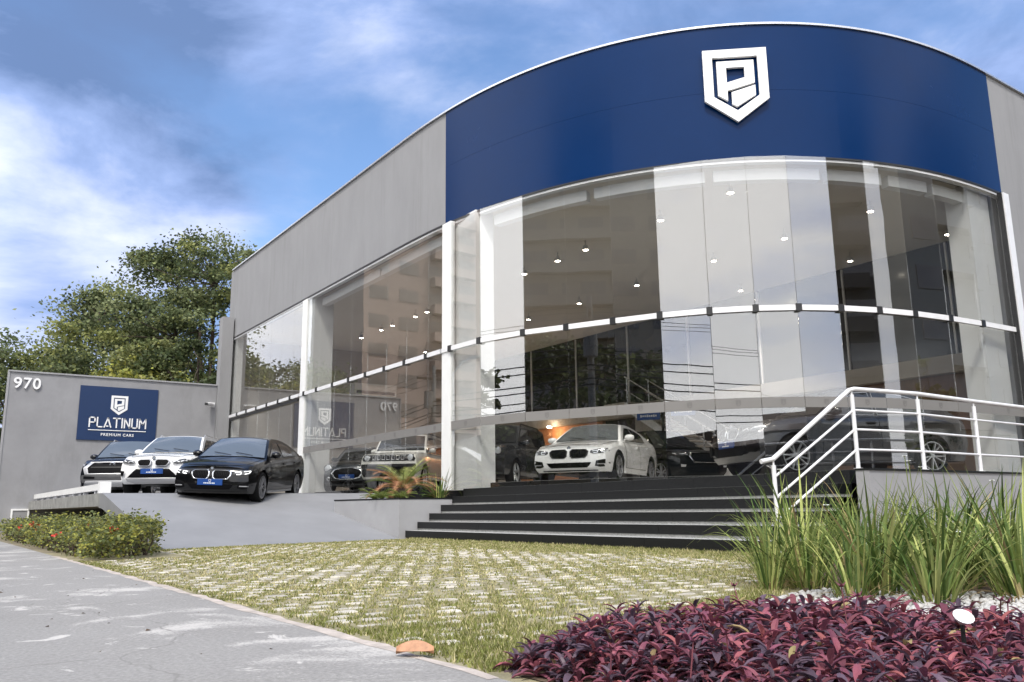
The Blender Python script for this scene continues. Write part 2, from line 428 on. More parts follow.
# blind boxes under the ceiling
def blind(i0, i1):
    mm = MB(); band(mm, i0, i1, -.5, -.28, 7.72, 7.98); mm.build('blind_box', white_paint, shop, smooth=30)
ib = [near(10.93, 17.0)]
for q in ((11.95, 14.2), (13.6, 11.75), (15.6, 10.25), (17.2, 9.65), (18.7, 9.35), (20.0, 9.2)): ib.append(near(*q))
for a, b in zip(ib, ib[1:]): blind(a+1, b)
for y0, y1 in ((18.8, 22.8), (22.9, 27.4), ):
    mm = MB(); mm.box(11.18, 11.4, y0, y1, 7.72, 7.98); mm.build('blind_box', white_paint, shop)

# raised shield on the fascia
ie = near(14.2, 11.2); et, en = pnorm(ie); ec = PATH[ie] + en*.06
fr = lambda u, v, d: (ec.x + et.x*(u-.03) + en.x*d, ec.y + et.y*(u-.03) + en.y*d, v)
em = thing('shield_emblem', (ec.x, ec.y, 8.85), 'raised white shield emblem with a letter P on the curved blue fascia', 'emblem')
r, l = MB(), MB(); shield(r, l, 0, 10.68, 1.40, .07, fr)
r.build('shield_border', white_mark, em); l.build('letter_mark', white_mark, em)

# ceiling spots on the two lighting tracks
spot_shell = mat('spot_shell', (.5, .5, .5), .4); spot_glow = mat('spot_glow', (1, 1, 1), .5, emit=(1, .9, .74), estr=40.)
SP = [(15.1, y) for y in (12.4, 14.7, 17.7, 19.0, 20.7, 23.7, 26.9, 27.8, 29.7, 30.7, 32.6)] + [(19.07, y) for y in (11.3, 13.9, 16.45, 19.8, 22.8, 25.9, 29.0, 34.1)] + [(22.6, 14.2), (22.6, 18.4), (22.6, 11.2)]
for k, (x, y) in enumerate(SP):
    row = ['the track nearest the glass front', 'the middle ceiling track', 'the track nearest the gallery'][0 if x < 16 else 1 if x < 20 else 2]
    s = thing('ceiling_spotlight', (x, y, 8.14), 'small lit white spotlight hanging from ' + row + ' in the showroom', 'spotlight', 'spotlights hanging from the showroom ceiling: ' + row)
    a = RND.uniform(-.5, .5)
    mb = MB(); mb.tube([(x, y, 8.14), (x, y, 7.98)], .015, 6); mb.build('stem', spot_shell, s)
    mb = MB(); mb.lathe([(.0, .12), (.07, .11), (.09, 0), (.085, -.02)], 'z', (x, y, 7.88), 10); h = mb.build('lamp_head', spot_shell, s)
    mb = MB(); mb.lathe([(.075, 0), (0, -.03)], 'z', (x, y, 7.868), 10); mb.build('lamp_lens', spot_glow, h)
    if k % 2 == 0:
        ld = bpy.data.lights.new('spot_beam', 'SPOT'); ld.energy = 450; ld.color = (1, .93, .85); ld.spot_size = radians(95); ld.spot_blend = .8; ld.shadow_soft_size = .06
        lo = bpy.data.objects.new('spot_beam', ld); COL.objects.link(lo); lo.parent = s; lo.location = (0, 0, -.33)
ld = bpy.data.lights.new('alcove_lamp', 'POINT'); ld.energy = 45; ld.color = (1, .6, .3); ld.shadow_soft_size = .1
lt = thing('alcove_light', (23.3, 30.2, 4.2), 'warm downlight in the terracotta alcove behind the white sedan', 'downlight')
mb = MB(); mb.lathe([(0, 4.249), (.1, 4.249), (.11, 4.2), (.08, 4.18), (0, 4.18)], 'z', (23.3, 30.2, 0), 12); mb.build('lamp_cap', spot_glow, lt)
lo = bpy.data.objects.new('alcove_lamp', ld); COL.objects.link(lo); lo.parent = lt; lo.location = (0, 0, -.3)

# split air conditioner high on the end wall
ac = thing('air_conditioner', (17.7, 36.9, 6.0), 'white wall-mounted air conditioner high on the beige end wall inside', 'air conditioner')
mb = MB(); mb.box(16.6, 18.8, 36.45, 36.897, 6.0, 6.55); bod = mb.build('casing', white_paint, ac)
mb = MB(); mb.box(16.7, 18.7, 36.43, 36.447, 6.06, 6.2); mb.build('air_slot', trim, ac)

# inner staircase with a white stringer
st = thing('inner_staircase', (22.4, 18.2, H_FLOOR), 'inner staircase with a white stringer climbing behind the dark car', 'staircase')
y0, z0, y1, z1 = 18.2, H_FLOOR, 24.0, 4.6
mb = MB()
for x in (22.2, 23.35):
    vs = [(x+dx, y, z) for dx in (0, .1) for y, z in ((y0, z0), (y0+.5, z0), (y1, z1-.3), (y1, z1), (y0, z0+.05))]
    mb.add(vs, [(0,1,2,3,4), (9,8,7,6,5)] + [(i, (i+1) % 5, 5+(i+1) % 5, 5+i) for i in range(5)])
mb.build('stringer', white_paint, st)
for k in range(16):
    t = (k+.5)/16; tb = MB(); yy, zz = lerp(y0, y1, t), lerp(z0, z1, t)+.06
    tb.box(22.3, 23.35, yy-.15, yy+.17, zz, zz+.045); tb.build('tread', beige, st)
for x in (22.25, 23.4):
    hb = MB(); hb.tube([(x, y0, z0+1.05), (x, y1, z1+1.0)], .025, 8); hb.tube([(x, y0, z0+.55), (x, y1, z1+.5)], .015, 6); hb.build('handrail', steel, st)
    for t in (.01, .33, .66, .98):
        pb = MB(); yy, zz = lerp(y0, y1, t), lerp(z0, z1, t); pb.tube([(x, yy, zz), (x, yy, zz+1.03)], .025, 8); pb.build('baluster', steel, st)
mb = MB(); mb.box(22.2, 23.5, 24.0, 25.2, 4.35, 4.62); mb.build('stair_landing', beige, st)
# hanging blue direction signs
for (yc, lab) in ((22.1, 'blue hanging sign on a dark post just right of the white sedan roof'), (20.4, 'blue hanging sign over the inner staircase, the right-hand one')):
    s = thing('hanging_sign', (21.6, yc, 3.6), lab, 'sign')
    z = 3.86
    c = Vector((21.6, yc, z)); t = Vector((.6, -.8, 0)); n = Vector((-.8, -.6, 0))
    mb = MB(); mb.obox(c, t*.42, n*.02, (0, 0, .14)); mb.build('sign_board', plate_m, s)
    mb = MB()
    for k in range(8): mb.obox(c + n*.022 + t*(-.27+.077*k), t*.025, n*.002, (0, 0, .03 if k % 3 else .042))
    mb.build('lettering', white_mark, s)
    mb = MB(); q = c + t*.5 if yc > 21 else c - t*.5
    mb.tube([(q.x, q.y, H_FLOOR), (q.x, q.y, z+.25)], .05, 8); mb.tube([(q.x, q.y, z), tuple(c)], .02, 6); mb.build('post', trim, s)
# ------------------------------------------------------------------ stairs, plinth, low walls
stairs = thing('entrance_steps', (9.0, 11.9, 0), 'wide flight of six black granite steps below the glass front', 'steps')
RIS = 1.096/6
for i in range(6):
    zt = 1.096 - RIS*i; xf = 10.5 - .3*i
    back = 10.82 if i == 0 else xf+.33
    mb = MB()
    ya, yb = 6.9, 16.93
    nslab = 4 if i else 7
    for k in range(nslab):                                   # stone slabs butted with hairline joints
        u0, u1 = lerp(ya, yb, k/nslab)+.002, lerp(ya, yb, (k+1)/nslab)-.002
        if i == 0: mb.box(xf, back, u0, u1, zt-RIS+.003, zt, 0)
        else: mb.box(xf, back, u0, u1, zt-RIS*.76, zt, 0)
    if 0 < i < 5: mb.box(xf+.02, back, ya+.01, yb-.01, zt-RIS+.002, zt-RIS*.76-.001, 1)
    elif i == 5: mb.box(xf+.012, back, ya+.01, yb-.01, 0.0, zt-RIS*.76-.001, 0)
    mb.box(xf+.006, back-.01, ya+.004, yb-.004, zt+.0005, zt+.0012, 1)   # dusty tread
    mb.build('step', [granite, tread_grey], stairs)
plat = thing('terrace_plinth', (12.5, 8.0, 0), 'black granite terrace between the steps and the curved glass', 'terrace')
pp = [(10.83, 16.9), (10.83, 6.62), (34, 6.62), (34, 9.14)] + [(off(i, .07).x, off(i, .07).y) for i in range(I_BLUE1, near(10.93, 16.9), -1)]
mb = MB(); mb.prism(pp, 0, 1.09); mb.build('terrace_slab', granite, plat)
rw = thing('retaining_wall', (12, 6.5, 0), 'low light grey retaining wall behind the tall grass clumps', 'wall')
mb = MB(); mb.box(10.2, 36, 6.42, 6.615, 0, 1.07); mb.build('wall_face', low_grey, rw)
mb = MB(); mb.box(10.19, 36, 6.40, 6.616, 1.072, 1.096); mb.build('coping', granite, rw)
# left planter box
pl = thing('planter_box', (8.85, 17, 0), 'low grey planter wall between the ramp and the black steps', 'planter')
pb = [(8.85, 16.95), (10.88, 16.95), (10.88, 20.4), (8.47, 19.6)]
mb = MB(); mb.prism(pb, 0, .86); mb.build('planter_wall', low_grey, pl)
def inset(poly, d):
    c = Vector((sum(p[0] for p in poly)/len(poly), sum(p[1] for p in poly)/len(poly)))
    return [tuple(Vector(p) + (c-Vector(p)).normalized()*d) for p in poly]
mb = MB(); o_, i_ = inset(pb, -.012), inset(pb, .2)
mb.prism([o_[0], o_[1], i_[1], i_[0]], .862, .892); mb.prism([o_[3], o_[0], i_[0], i_[3]], .862, .892); mb.build('coping', granite, pl)
mb = MB(); mb.prism(i_, .861, .88); mb.build('planter_soil', soil, pl)

# stair railing
rl = thing('stair_railing', (9.0, 6.75, 0), 'white painted metal railing running down the steps and along the terrace', 'railing')
RY = 6.72
posts = [((8.95, 6.95), .02, 1.12), ((10.32, RY), 1.09, 2.10), ((11.75, RY-.22), 1.09, 2.10), ((13.4, RY-.22), 1.09, 2.10), ((15.2, RY-.22), 1.09, 2.10), ((17.2, RY-.22), 1.09, 2.10)]
posts = [((8.95, 6.95), .02, 1.13), ((10.31, 6.64), 1.09, 2.09), ((11.62, 6.46), 1.09, 2.09), ((13.28, 6.5), 1.09, 2.09), ((15.1, 6.5), 1.09, 2.09), ((17.0, 6.5), 1.09, 2.09)]
for k, ((x, y), z0, z1) in enumerate(posts):
    mb = MB(); mb.tube([(x, y, z0), (x, y, z1)], .028, 10)
    if k: mb.tube([(x, y, z1), (x, y, 2.15)], .012, 8); mb.tube([(x, y, 1.097), (x, y, 1.105)], .06, 12)
    else: mb.tube([(x, y, z1), (x, y+.0, 1.19)], .012, 8)
    mb.build('post', white_metal, rl, smooth=40)
mb = MB(); mb.tube([(8.76, 6.99, 1.175), (8.95, 6.95, 1.21), (10.27, 6.65, 2.15), (10.36, 6.63, 2.17), (11.62, 6.46, 2.17), (13.28, 6.5, 2.17), (19, 6.5, 2.17)], .031, 12)
mb.build('handrail', white_metal, rl, smooth=40)
for za, zb in ((.98, 1.88), (.72, 1.62), (.45, 1.35)):
    mb = MB(); mb.tube([(8.95, 6.95, za), (10.31, 6.64, zb), (11.62, 6.46, zb), (13.28, 6.5, zb), (19, 6.5, zb)], .017, 8)
    mb.build('rail', white_metal, rl, smooth=40)

# ------------------------------------------------------------------ boundary wall with its sign and number
WY = 36.8
bw_ = thing('boundary_wall', (6.5, 37, 0), 'grey rendered boundary wall behind the three parked cars', 'wall')
mb = MB(); mb.box(2.62, 10.35, WY, 37.05, 0, 5.97); mb.build('wall_face', wall_grey2, bw_)
mb = MB(); mb.box(2.56, 10.35, WY-.05, 37.1, 5.972, 6.03); mb.build('coping', low_grey, bw_)
mb = MB(); mb.box(2.56, 2.617, WY-.03, 37.08, 0, 5.97); mb.build('end_trim', low_grey, bw_)
sg = thing('wall_sign', (6.5, WY, 3.48), 'blue wall sign reading PLATINUM under a white shield on the boundary wall', 'sign')
X0, X1_, Z0, Z1 = 5.06, 7.97, 3.48, 5.62
mb = MB(); mb.box(X0, X1_, WY-.05, WY-.003, Z0, Z1); mb.build('sign_board', blue_sign, sg)
fr = lambda u, v, d: (u, WY-.051-d, v)
r, l = MB(), MB(); shield(r, l, 6.515, 5.28, .62, .02, fr)
r.build('shield_border', white_mark, sg); l.build('letter_mark', white_mark, sg)
GL = {'P': [[(0,0),(0,1),(.7,1),(.7,.48),(.16,.48)]], 'L': [[(0,1),(0,0),(.62,0)]], 'A': [[(0,0),(.42,1),(.84,0)],[(.3,.1),(.45,.1)]], 'T': [[(0,1),(.84,1)],[(.42,1),(.42,0)]],
      'I': [[(0,1),(0,0)]], 'N': [[(0,0),(0,1),(.68,0),(.68,1)]], 'U': [[(0,1),(0,0),(.7,0),(.7,1)]], 'M': [[(0,0),(0,1),(.42,.45),(.84,1),(.84,0)]]}
WID = {'P': .7, 'L': .62, 'A': .84, 'T': .84, 'I': 0, 'N': .68, 'U': .7, 'M': .84}
tot = sum(WID[c] for c in 'PLATINUM') + 7*.33
sc_ = 2.08/tot; x = 6.515-1.04; hgt = .36
for c in 'PLATINUM':
    mb = MB()
    for ln in GL[c]: stroke(mb, [(x+u*sc_, 4.01+v*hgt) for u, v in ln], .048, .02, fr)
    mb.build('letter', white_mark, sg)
    x += (WID[c]+.33)*sc_
mb = MB(); stroke(mb, [(5.46, 3.88), (7.57, 3.88)], .03, .02, fr); mb.build('underline', white_mark, sg)
def text_mesh(body, size, ext, offs, name, m, parent, loc, rot, spacing=1.0, wid=None):
    cu = bpy.data.curves.new(name, 'FONT'); cu.body = body; cu.size = size; cu.extrude = ext; cu.offset = offs; cu.space_character = spacing
    cu.align_x = 'CENTER'
    t = bpy.data.objects.new(name, cu); COL.objects.link(t)
    dg = bpy.context.evaluated_depsgraph_get(); dg.update()
    me = bpy.data.meshes.new_from_object(t.evaluated_get(dg))
    bpy.data.objects.remove(t)
    if wid:
        w = max(v.co.x for v in me.vertices) - min(v.co.x for v in me.vertices)
        for v in me.vertices: v.co.x *= wid/w
    me.materials.clear(); me.materials.append(m)
    o = bpy.data.objects.new(name, me); COL.objects.link(o)
    o.parent = parent; o.location = Vector(loc) - BASE[parent.name]; o.rotation_euler = rot
    return o
text_mesh('PREMIUM', .15, .006, .003, 'small_lettering', white_mark, sg, (6.28, WY-.06, 3.66), (pi/2, 0, 0), 1.25, .72)
text_mesh('CARS', .15, .006, .003, 'small_lettering', white_mark, sg, (6.93, WY-.06, 3.66), (pi/2, 0, 0), 1.25, .40)
nb = thing('house_number', (3.2, WY, 5.3), 'raised white house number 970 at the top corner of the boundary wall', 'house number')
for c, xx in (('9', 2.90), ('7', 3.22), ('0', 3.54)):
    text_mesh(c, .58, .03, .010, 'digit', white_mark, nb, (xx, WY-.035, 5.36), (pi/2, 0, 0), 1, .27)
cm = thing('security_camera', (10.2, WY, 5.1), 'small white security camera on the boundary wall near the pier', 'camera')
mb = MB(); mb.box(10.12, 10.28, WY-.05, WY-.003, 5.04, 5.24); mb.build('bracket', white_metal, cm)
mb = MB(); mb.tube([(10.2, WY-.05, 5.14), (10.05, WY-.2, 5.16), (9.84, WY-.42, 5.12)], .075, 10); h = mb.build('camera_body', white_metal, cm, smooth=40)
mb = MB(); mb.lathe([(0, 0), (.05, .0), (.05, .01)], 'z', (0, 0, 0), 10)
vx = MB(); vx.obox((9.835, WY-.425, 5.12), (.05, -.035, 0), (.03, .04, 0), (0, 0, .05)); vx.build('lens', trim, h)
bx = thing('meter_box', (3.4, WY, .3), 'small white framed meter box low on the boundary wall above the hedge', 'box')
mb = MB()
for (a, b, c, d) in ((3.1, 3.7, .78, .84), (3.1, 3.7, .22, .28), (3.1, 3.16, .28, .78), (3.64, 3.7, .28, .78)): mb.box(a, b, WY-.1, WY-.003, c, d)
mb.build('frame', white_paint, bx)
mb = MB(); mb.box(3.16, 3.64, WY-.07, WY-.004, .28, .78); mb.build('door', wall_grey, bx)

# ------------------------------------------------------------------ ground, pavement, ramp, landing, road
def sheet(name, poly, z, m, kind='structure'):
    mb = MB(); mb.add([(x, y, z) for x, y in poly], [tuple(range(len(poly)))])
    return tag(mb.build(name, m, loc=(poly[0][0], poly[0][1], z)), kind=kind)
def concrete_mat(name, c0, c1, patch):
    m = bpy.data.materials.new(name); m.use_nodes = True; nt = m.node_tree; N = nt.nodes; L = nt.links
    b = N['Principled BSDF']; b.inputs['Roughness'].default_value = .85
    tc = N.new('ShaderNodeTexCoord')
    def noise(s, d, dist=0, off=(0, 0, 0), stretch=(1, 1, 1)):
        mp = N.new('ShaderNodeMapping'); mp.inputs['Location'].default_value = off; mp.inputs['Scale'].default_value = stretch
        L.new(tc.outputs['Object'], mp.inputs[0])
        n = N.new('ShaderNodeTexNoise'); n.inputs['Scale'].default_value = s; n.inputs['Detail'].default_value = d; n.inputs['Distortion'].default_value = dist; n.inputs['Roughness'].default_value = .65
        L.new(mp.outputs[0], n.inputs['Vector']); return n.outputs['Fac']
    def ramp(f, p0, p1, a=(0, 0, 0), bb=(1, 1, 1)):
        r = N.new('ShaderNodeValToRGB'); r.color_ramp.elements[0].position = p0; r.color_ramp.elements[1].position = p1
        r.color_ramp.elements[0].color = (*a, 1); r.color_ramp.elements[1].color = (*bb, 1); L.new(f, r.inputs[0]); return r.outputs[0]
    def mix(f, a, bb):
        x = N.new('ShaderNodeMix'); x.data_type = 'RGBA'; L.new(f, x.inputs[0]); L.new(a, x.inputs[6])
        if hasattr(bb, 'links'): L.new(bb, x.inputs[7])
        else: x.inputs[7].default_value = (*bb, 1)
        return x.outputs[2]
    base = ramp(noise(.7, 8), .3, .7, c0, c1)
    fine = ramp(noise(46, 8), .36, .64, tuple(c*.68 for c in c0), tuple(c*1.2 for c in c1))
    mm = N.new('ShaderNodeMix'); mm.data_type = 'RGBA'; mm.inputs[0].default_value = .45; L.new(base, mm.inputs[6]); L.new(fine, mm.inputs[7])
    sp = noise(60, 6); N_ = N.new('ShaderNodeMath'); N_.operation = 'MULTIPLY_ADD'; N_.inputs[1].default_value = .30; L.new(sp, N_.inputs[0]); L.new(noise(1.0, 12, .5, (3.1, 1.7, 0)), N_.inputs[2])
    w1 = ramp(N_.outputs[0], .70, .78)
    w2 = ramp(noise(2.3, 12, .8, (9.3, 5.2, 0)), .61, .64)
    c = mix(w1, mm.outputs[2], patch); c = mix(w2, c, tuple(min(1, p*1.08) for p in patch))
    st = ramp(noise(.9, 6, .2, (20, 3, 0), (1, .35, 1)), .62, .75)
    c2 = mix(st, c, tuple(q*.62 for q in c0))
    cr = N.new('ShaderNodeTexVoronoi'); cr.feature = 'DISTANCE_TO_EDGE'; cr.inputs['Scale'].default_value = .38
    mpw = N.new('ShaderNodeMapping'); L.new(tc.outputs['Object'], mpw.inputs[0])
    nzv = N.new('ShaderNodeTexNoise'); nzv.inputs['Scale'].default_value = 1.6; nzv.inputs['Detail'].default_value = 6; L.new(tc.outputs['Object'], nzv.inputs['Vector'])
    va = N.new('ShaderNodeMixRGB'); va.blend_type = 'ADD'; va.inputs[0].default_value = .55; L.new(mpw.outputs[0], va.inputs[1]); L.new(nzv.outputs['Color'], va.inputs[2]); L.new(va.outputs[0], cr.inputs['Vector'])
    ck = ramp(cr.outputs['Distance'], .0, .0022, (1, 1, 1), (0, 0, 0))
    c3 = mix(ck, c2, tuple(q*.86 for q in c0))
    L.new(c3, b.inputs['Base Color'])
    bp = N.new('ShaderNodeBump'); bp.inputs['Strength'].default_value = .3; bp.inputs['Distance'].default_value = .02
    L.new(noise(45, 6), bp.inputs['Height']); L.new(bp.outputs[0], b.inputs['Normal'])
    return m
pave_m = concrete_mat('worn_pavement', (.25, .238, .22), (.32, .308, .29), (.51, .485, .45))
soil_ground = mat('dry_ground', (.20, .17, .11), .95, var=.35, scale=.5, bump=.4, bscale=20)
sheet('ground', [(-400, -400), (400, -400), (400, 400), (-400, 400)], 0.0, soil_ground)
PX = 1.86
sheet('pavement', [(-4.0, -60), (PX, -60), (PX, 90), (-4.0, 90)], .012, pave_m)
mb = MB(); mb.box(-4.2, -4.002, -60, 90, -.1, .014); tag(mb.build('kerb', slab_con, loc=(-4.1, 0, 0)), kind='structure')
sheet('road', [(-14, -200), (-4.2, -200), (-4.2, 300), (-14, 300)], .004, asphalt)
# dusty joint along the pavement edge
dust = mat('red_dust', (.47, .41, .36), .95, var=.3, scale=6, bump=.3, bscale=60)
pts = []
for k in range(60):
    y = 2.75 + k*.2; pts.append((PX-.03-.035*RND.random(), y))
bk = [(PX+.0+.05*RND.random(), p[1]) for p in reversed(pts)]
sheet('dust_strip', pts+bk, .0135, dust)

# ramp and raised landing
mb = MB()
RB = [(3.72, 15.62), (5.3, 16.1), (7.0, 16.3), (8.7, 16.6)]
n = 24; rows = []
def ramp_z(t):
    e = .1
    return 1.1*(t*t/(2*e) if t < e else t-e/2 if t < 1-e else (1-e)-(1-t)**2/(2*e))/(1-e)
for j in range(n+1):
    t = j/n; row = []
    for k in range(13):
        s = k/12; x = lerp(3.72, 8.8, s)
        yb = interp(RB, x); y = lerp(yb, 22.2, t); xx = lerp(x, lerp(3.66, 10.2, s), t**1.2)
        if s == 1: xx = lerp(8.84, 8.46, t)
        elif s > .5: xx = lerp(x, lerp(3.66, 8.46, s), t)
        else: xx = lerp(x, lerp(3.66, 8.46, s), t)
        row.append((xx, y, ramp_z(t)+.006))
    rows.append(row)
mb.grid(rows)
edge = [r[0] for r in rows]
xt = [r for r in rows if r[-1][1] > 19.0]
mb.grid([[r[-1], (10.86, r[-1][1], r[-1][2])] for r in xt])
mb.grid([edge, [(x, y, max(z-.34, -.02)) for x, y, z in edge]])
front = rows[0]; mb.grid([front, [(x, y-.02, -.03) for x, y, z in front]])
tag(mb.build('ramp', concrete, loc=(6, 16, 0), smooth=40), kind='structure')
mb = MB()
mb.prism([(3.66, 22.2), (10.85, 22.2), (10.85, 36.78), (3.66, 36.78)], .80, 1.106)
tag(mb.build('landing', [slab_con], loc=(3.66, 22.2, .8)), kind='structure')
sheet('landing_top', [(3.72, 22.19), (10.85, 22.19), (10.85, 36.78), (3.72, 36.78)], 1.1105, concrete)
mb = MB(); mb.box(6.2, 10.8, 23, 36.7, 0, .79); tag(mb.build('landing_base', dark_wall, loc=(6.2, 23, 0)), kind='structure')
gb = thing('guard_beam', (3.9, 30, 1.1), 'white steel guard beam along the edge of the raised landing', 'barrier')
mb = MB(); mb.box(3.80, 3.98, 23.1, 36.7, 1.20, 1.36); mb.box(3.76, 4.02, 22.9, 23.12, 1.112, 1.40); mb.build('beam', white_paint, gb)
for k in range(8):
    mb = MB(); y = 23.9+k*1.75; mb.box(3.83, 3.95, y, y+.12, 1.112, 1.198); mb.build('stub_post', white_metal, gb)

# cell pavers on the forecourt
pav_m = mat('paver_concrete', (.55, .51, .435), .9, var=.28, scale=7, bump=.5, bscale=60)
weather(pav_m, island=.26)
mb = MB()
PXS, PYS = .25, .21
def bed_edge(x): return interp([(1.85, 2.85), (2.56, 3.25), (3.16, 3.5), (4.16, 3.7), (5.0, 4.0), (6, 4.5), (9, 6.6)], x)
yy = 3.0; j = 0
while yy < 16.2:
    xx = 2.05 + (j % 2)*PXS/2
    while xx < 8.95:
        lim = interp([(3.72, 15.3), (5.3, 15.75), (7.0, 15.95), (8.7, 16.2)], xx)
        if yy > bed_edge(xx)+.3 and yy < lim and not (xx < 3.4 and yy > 12.7) and xx < 8.72:
            if RND.random() < .92:
                w, h = .068+RND.uniform(-.03, .014), .042+RND.uniform(-.018, .01); z = .010+RND.uniform(-.007, .006)
                tx, ty = RND.uniform(-.03, .03), RND.uniform(-.03, .03)
                c = (xx+RND.uniform(-.02, .02), yy+RND.uniform(-.02, .02))
                t0 = [(c[0]+sx*w, c[1]+sy*h, z+sx*w*tx+sy*h*ty) for sx, sy in ((-1,-1),(1,-1),(1,1),(-1,1))]
                t1 = [(c[0]+sx*(w+.015), c[1]+sy*(h+.015), z-.02+sx*w*tx+sy*h*ty) for sx, sy in ((-1,-1),(1,-1),(1,1),(-1,1))]
                mb.add(t0+t1, [(0,1,2,3)]+[(i, 4+i, 4+(i+1) % 4, (i+1) % 4) for i in range(4)])
        xx += PXS
    yy += PYS; j += 1
tag(mb.build('paver_blocks', pav_m, loc=(5, 9, 0)), kind='structure')
turf_soil = mat('turf_soil', (.27, .24, .145), .95, var=.35, scale=3, bump=.5, bscale=40)
sheet('forecourt_soil', [(PX+.02, -2), (9.0, -2), (9.0, 16.9), (3.7, 16.9), (PX+.02, 16.0)], .0045, turf_soil)
# ------------------------------------------------------------------ cars
badge_m = mat('badge_enamel', (.25, .28, .33), .3)
class Car:
    """x forward, y to the car's left, z up; origin on the ground under the middle of the wheelbase"""
    def __init__(c, **k):
        c.tf, c.tr, c.b, c.prof_pts = .17, .14, .10, [(0, .93), (.1, .965), (.4, 1.0), (.68, .992), (.88, .965), (1, .90)]
        c.fsh = [(.2, -.10), (.34, -.01), (.5, 0), (.62, -.03), (.78, -.14)]; c.crown = .055
        c.__dict__.update(k)
        c.xf = c.wb/2 + c.fo; c.xr = c.xf - c.L; c.ra = c.r*1.14
    def w(c, x):
        f = clamp((x-(c.xf-1.15))/1.15); r = clamp(((c.xr+1.05)-x)/1.05)
        return c.W/2*(1 - c.tf*f**3.2 - c.tr*r**3.0)
    def prof(c, t): return interp(c.prof_pts, t)
    def zt(c, x): return interp(c.top, x)
    def arch(c, x):
        z = c.zs
        for xa in (c.wb/2, -c.wb/2):
            d = abs(x-xa)
            if d < c.ra: z = max(z, c.r + sqrt(c.ra**2-d*d))
        return z
    def side_y(c, x, z):
        zt = c.zt(x); return c.w(x)*c.prof(clamp((z-c.zs)/(zt-c.zs)))
    def shift(c, x, z):
        g = clamp((x-(c.xf-.7))/.6)**2
        h = clamp(((c.xr+.6)-x)/.5)**2
        return interp(c.fsh, z)*g + h*interp(c.rsh, z)
    def front_x(c, y, z):
        x0 = c.xf - c.b; yw = c.side_y(x0, z); a = abs(y)
        if a <= yw: return x0 + interp(c.fsh, z) + c.b*(1-(a/yw)**2)
        x = x0
        while x > x0-1.3 and c.side_y(x, z) < a: x -= .02
        return x + c.shift(x, z)
    def zb(c, x): return c.zt(x) - .015
    def htop(c, x):
        (xa, xb, xc, xd) = c.cab; zr = c.H
        if x >= xb: 
            t = (xa-x)/(xa-xb); return lerp(c.zb(xa), zr-.035, t) + .03*sin(pi*clamp(t))
        if x >= xc:
            t = (xb-x)/(xb-xc); return lerp(zr-.035, c.zrear, t) + 4*.035*t*(1-t)*(1 if True else 0)
        t = (xc-x)/(xc-xd); return lerp(c.zrear, c.zb(xd), t) + c.rbow*sin(pi*clamp(t))
    def wbelt(c, x): return c.w(x)*c.prof(1)*.985
    def cab_y(c, x, z):
        zb = c.zb(x); t = clamp((z-zb)/(c.H-zb), 0, 1.1); wb_ = c.wbelt(x)
        return lerp(wb_, c.wr*c.W/2, t**1.15)

    def body(c, paint, root):
        xs = set()
        n = 64
        x0, x1 = c.xr + c.b*.6, c.xf - c.b
        for i in range(n+1): xs.add(round(lerp(x0, x1, i/n), 4))
        for xa in (c.wb/2, -c.wb/2):
            for k in range(-12, 13): xs.add(round(xa + c.ra*sin(pi/2*k/12), 4))
            xs.add(round(xa+c.ra*1.004, 4)); xs.add(round(xa-c.ra*1.004, 4))
        xs = sorted(x for x in xs if x0 <= x <= x1)
        NS, K = 14, 12
        mb = MB(); rows = []
        for x in xs:
            zt = c.zt(x); zl = c.arch(x); w = c.w(x)
            side = []
            for i in range(NS+1):
                z = lerp(zl, zt, i/NS); t = (z-c.zs)/(zt-c.zs)
                side.append((x + c.shift(x, z), w*c.prof(t), z))
            ys = side[-1][1]; crown = c.crown
            mid = [(x+c.shift(x, zt), -ys+2*ys*k/K, zt + crown*(1-(abs(-1+2*k/K))**2.4)) for k in range(1, K)]
            rows.append([(p[0], -p[1], p[2]) for p in side] + mid + [p for p in reversed(side)])
        mb.grid(rows)
        for ring, sgn, bb in ((rows[-1], 1, c.b), (rows[0], -1, c.b*.6)):
            L_ = ring[:NS+1]; cap = []
            for i in range(NS+1):
                x, y, z = L_[i]; yw = abs(y)
                cap.append([(x + sgn*bb*(1-(-1+2*k/K)**2), -yw+2*yw*k/K, z) for k in range(K+1)])
            mb.grid(cap)
            mb.grid([ring[NS:NS+K+1], [(p[0], p[1], q[2]) for p, q in zip(cap[-1], ring[NS:NS+K+1])]])
            mb.grid([[(p[0], p[1], q[2]) for p, q in zip(cap[-1], ring[NS:NS+K+1])], cap[-1]])
        body = mb.build('body', paint, root, smooth=38, recalc=True)
        ub = MB(); hw = c.W/2-.25
        ub.box(c.xr+.2, c.xf-.22, -hw, hw, c.zs+.02, min(c.zt(c.xr+.3), .8)-.1)
        ub.box(-c.wb/2+c.ra, c.wb/2-c.ra, -c.W/2+.1, c.W/2-.1, c.zs+.015, c.zs+.2)
        ub.box(c.wb/2+c.ra*1.05, c.xf-.3, -c.w(c.xf-.3)+.1, c.w(c.xf-.3)-.1, c.zs+.01, c.zs+.25)
        ub.build('underbody', trim, root)
        # bonnet shut lines
        mb = MB()
        for sg_ in (1, -1):
            pts = []
            for i in range(15):
                x = lerp(c.cab[0]-.02, c.xf-c.b-.16, i/14); ys = c.w(x)*c.prof(1); y = ys*lerp(.90, .82, i/14); zt = c.zt(x)
                pts.append((x+c.shift(x, zt), sg_*y, zt+c.crown*(1-(y/ys)**2.4)+.001))
            mb.tube(pts, .006, 4)
        x = c.xf-c.b-.16; ys = c.w(x)*c.prof(1); zt = c.zt(x)
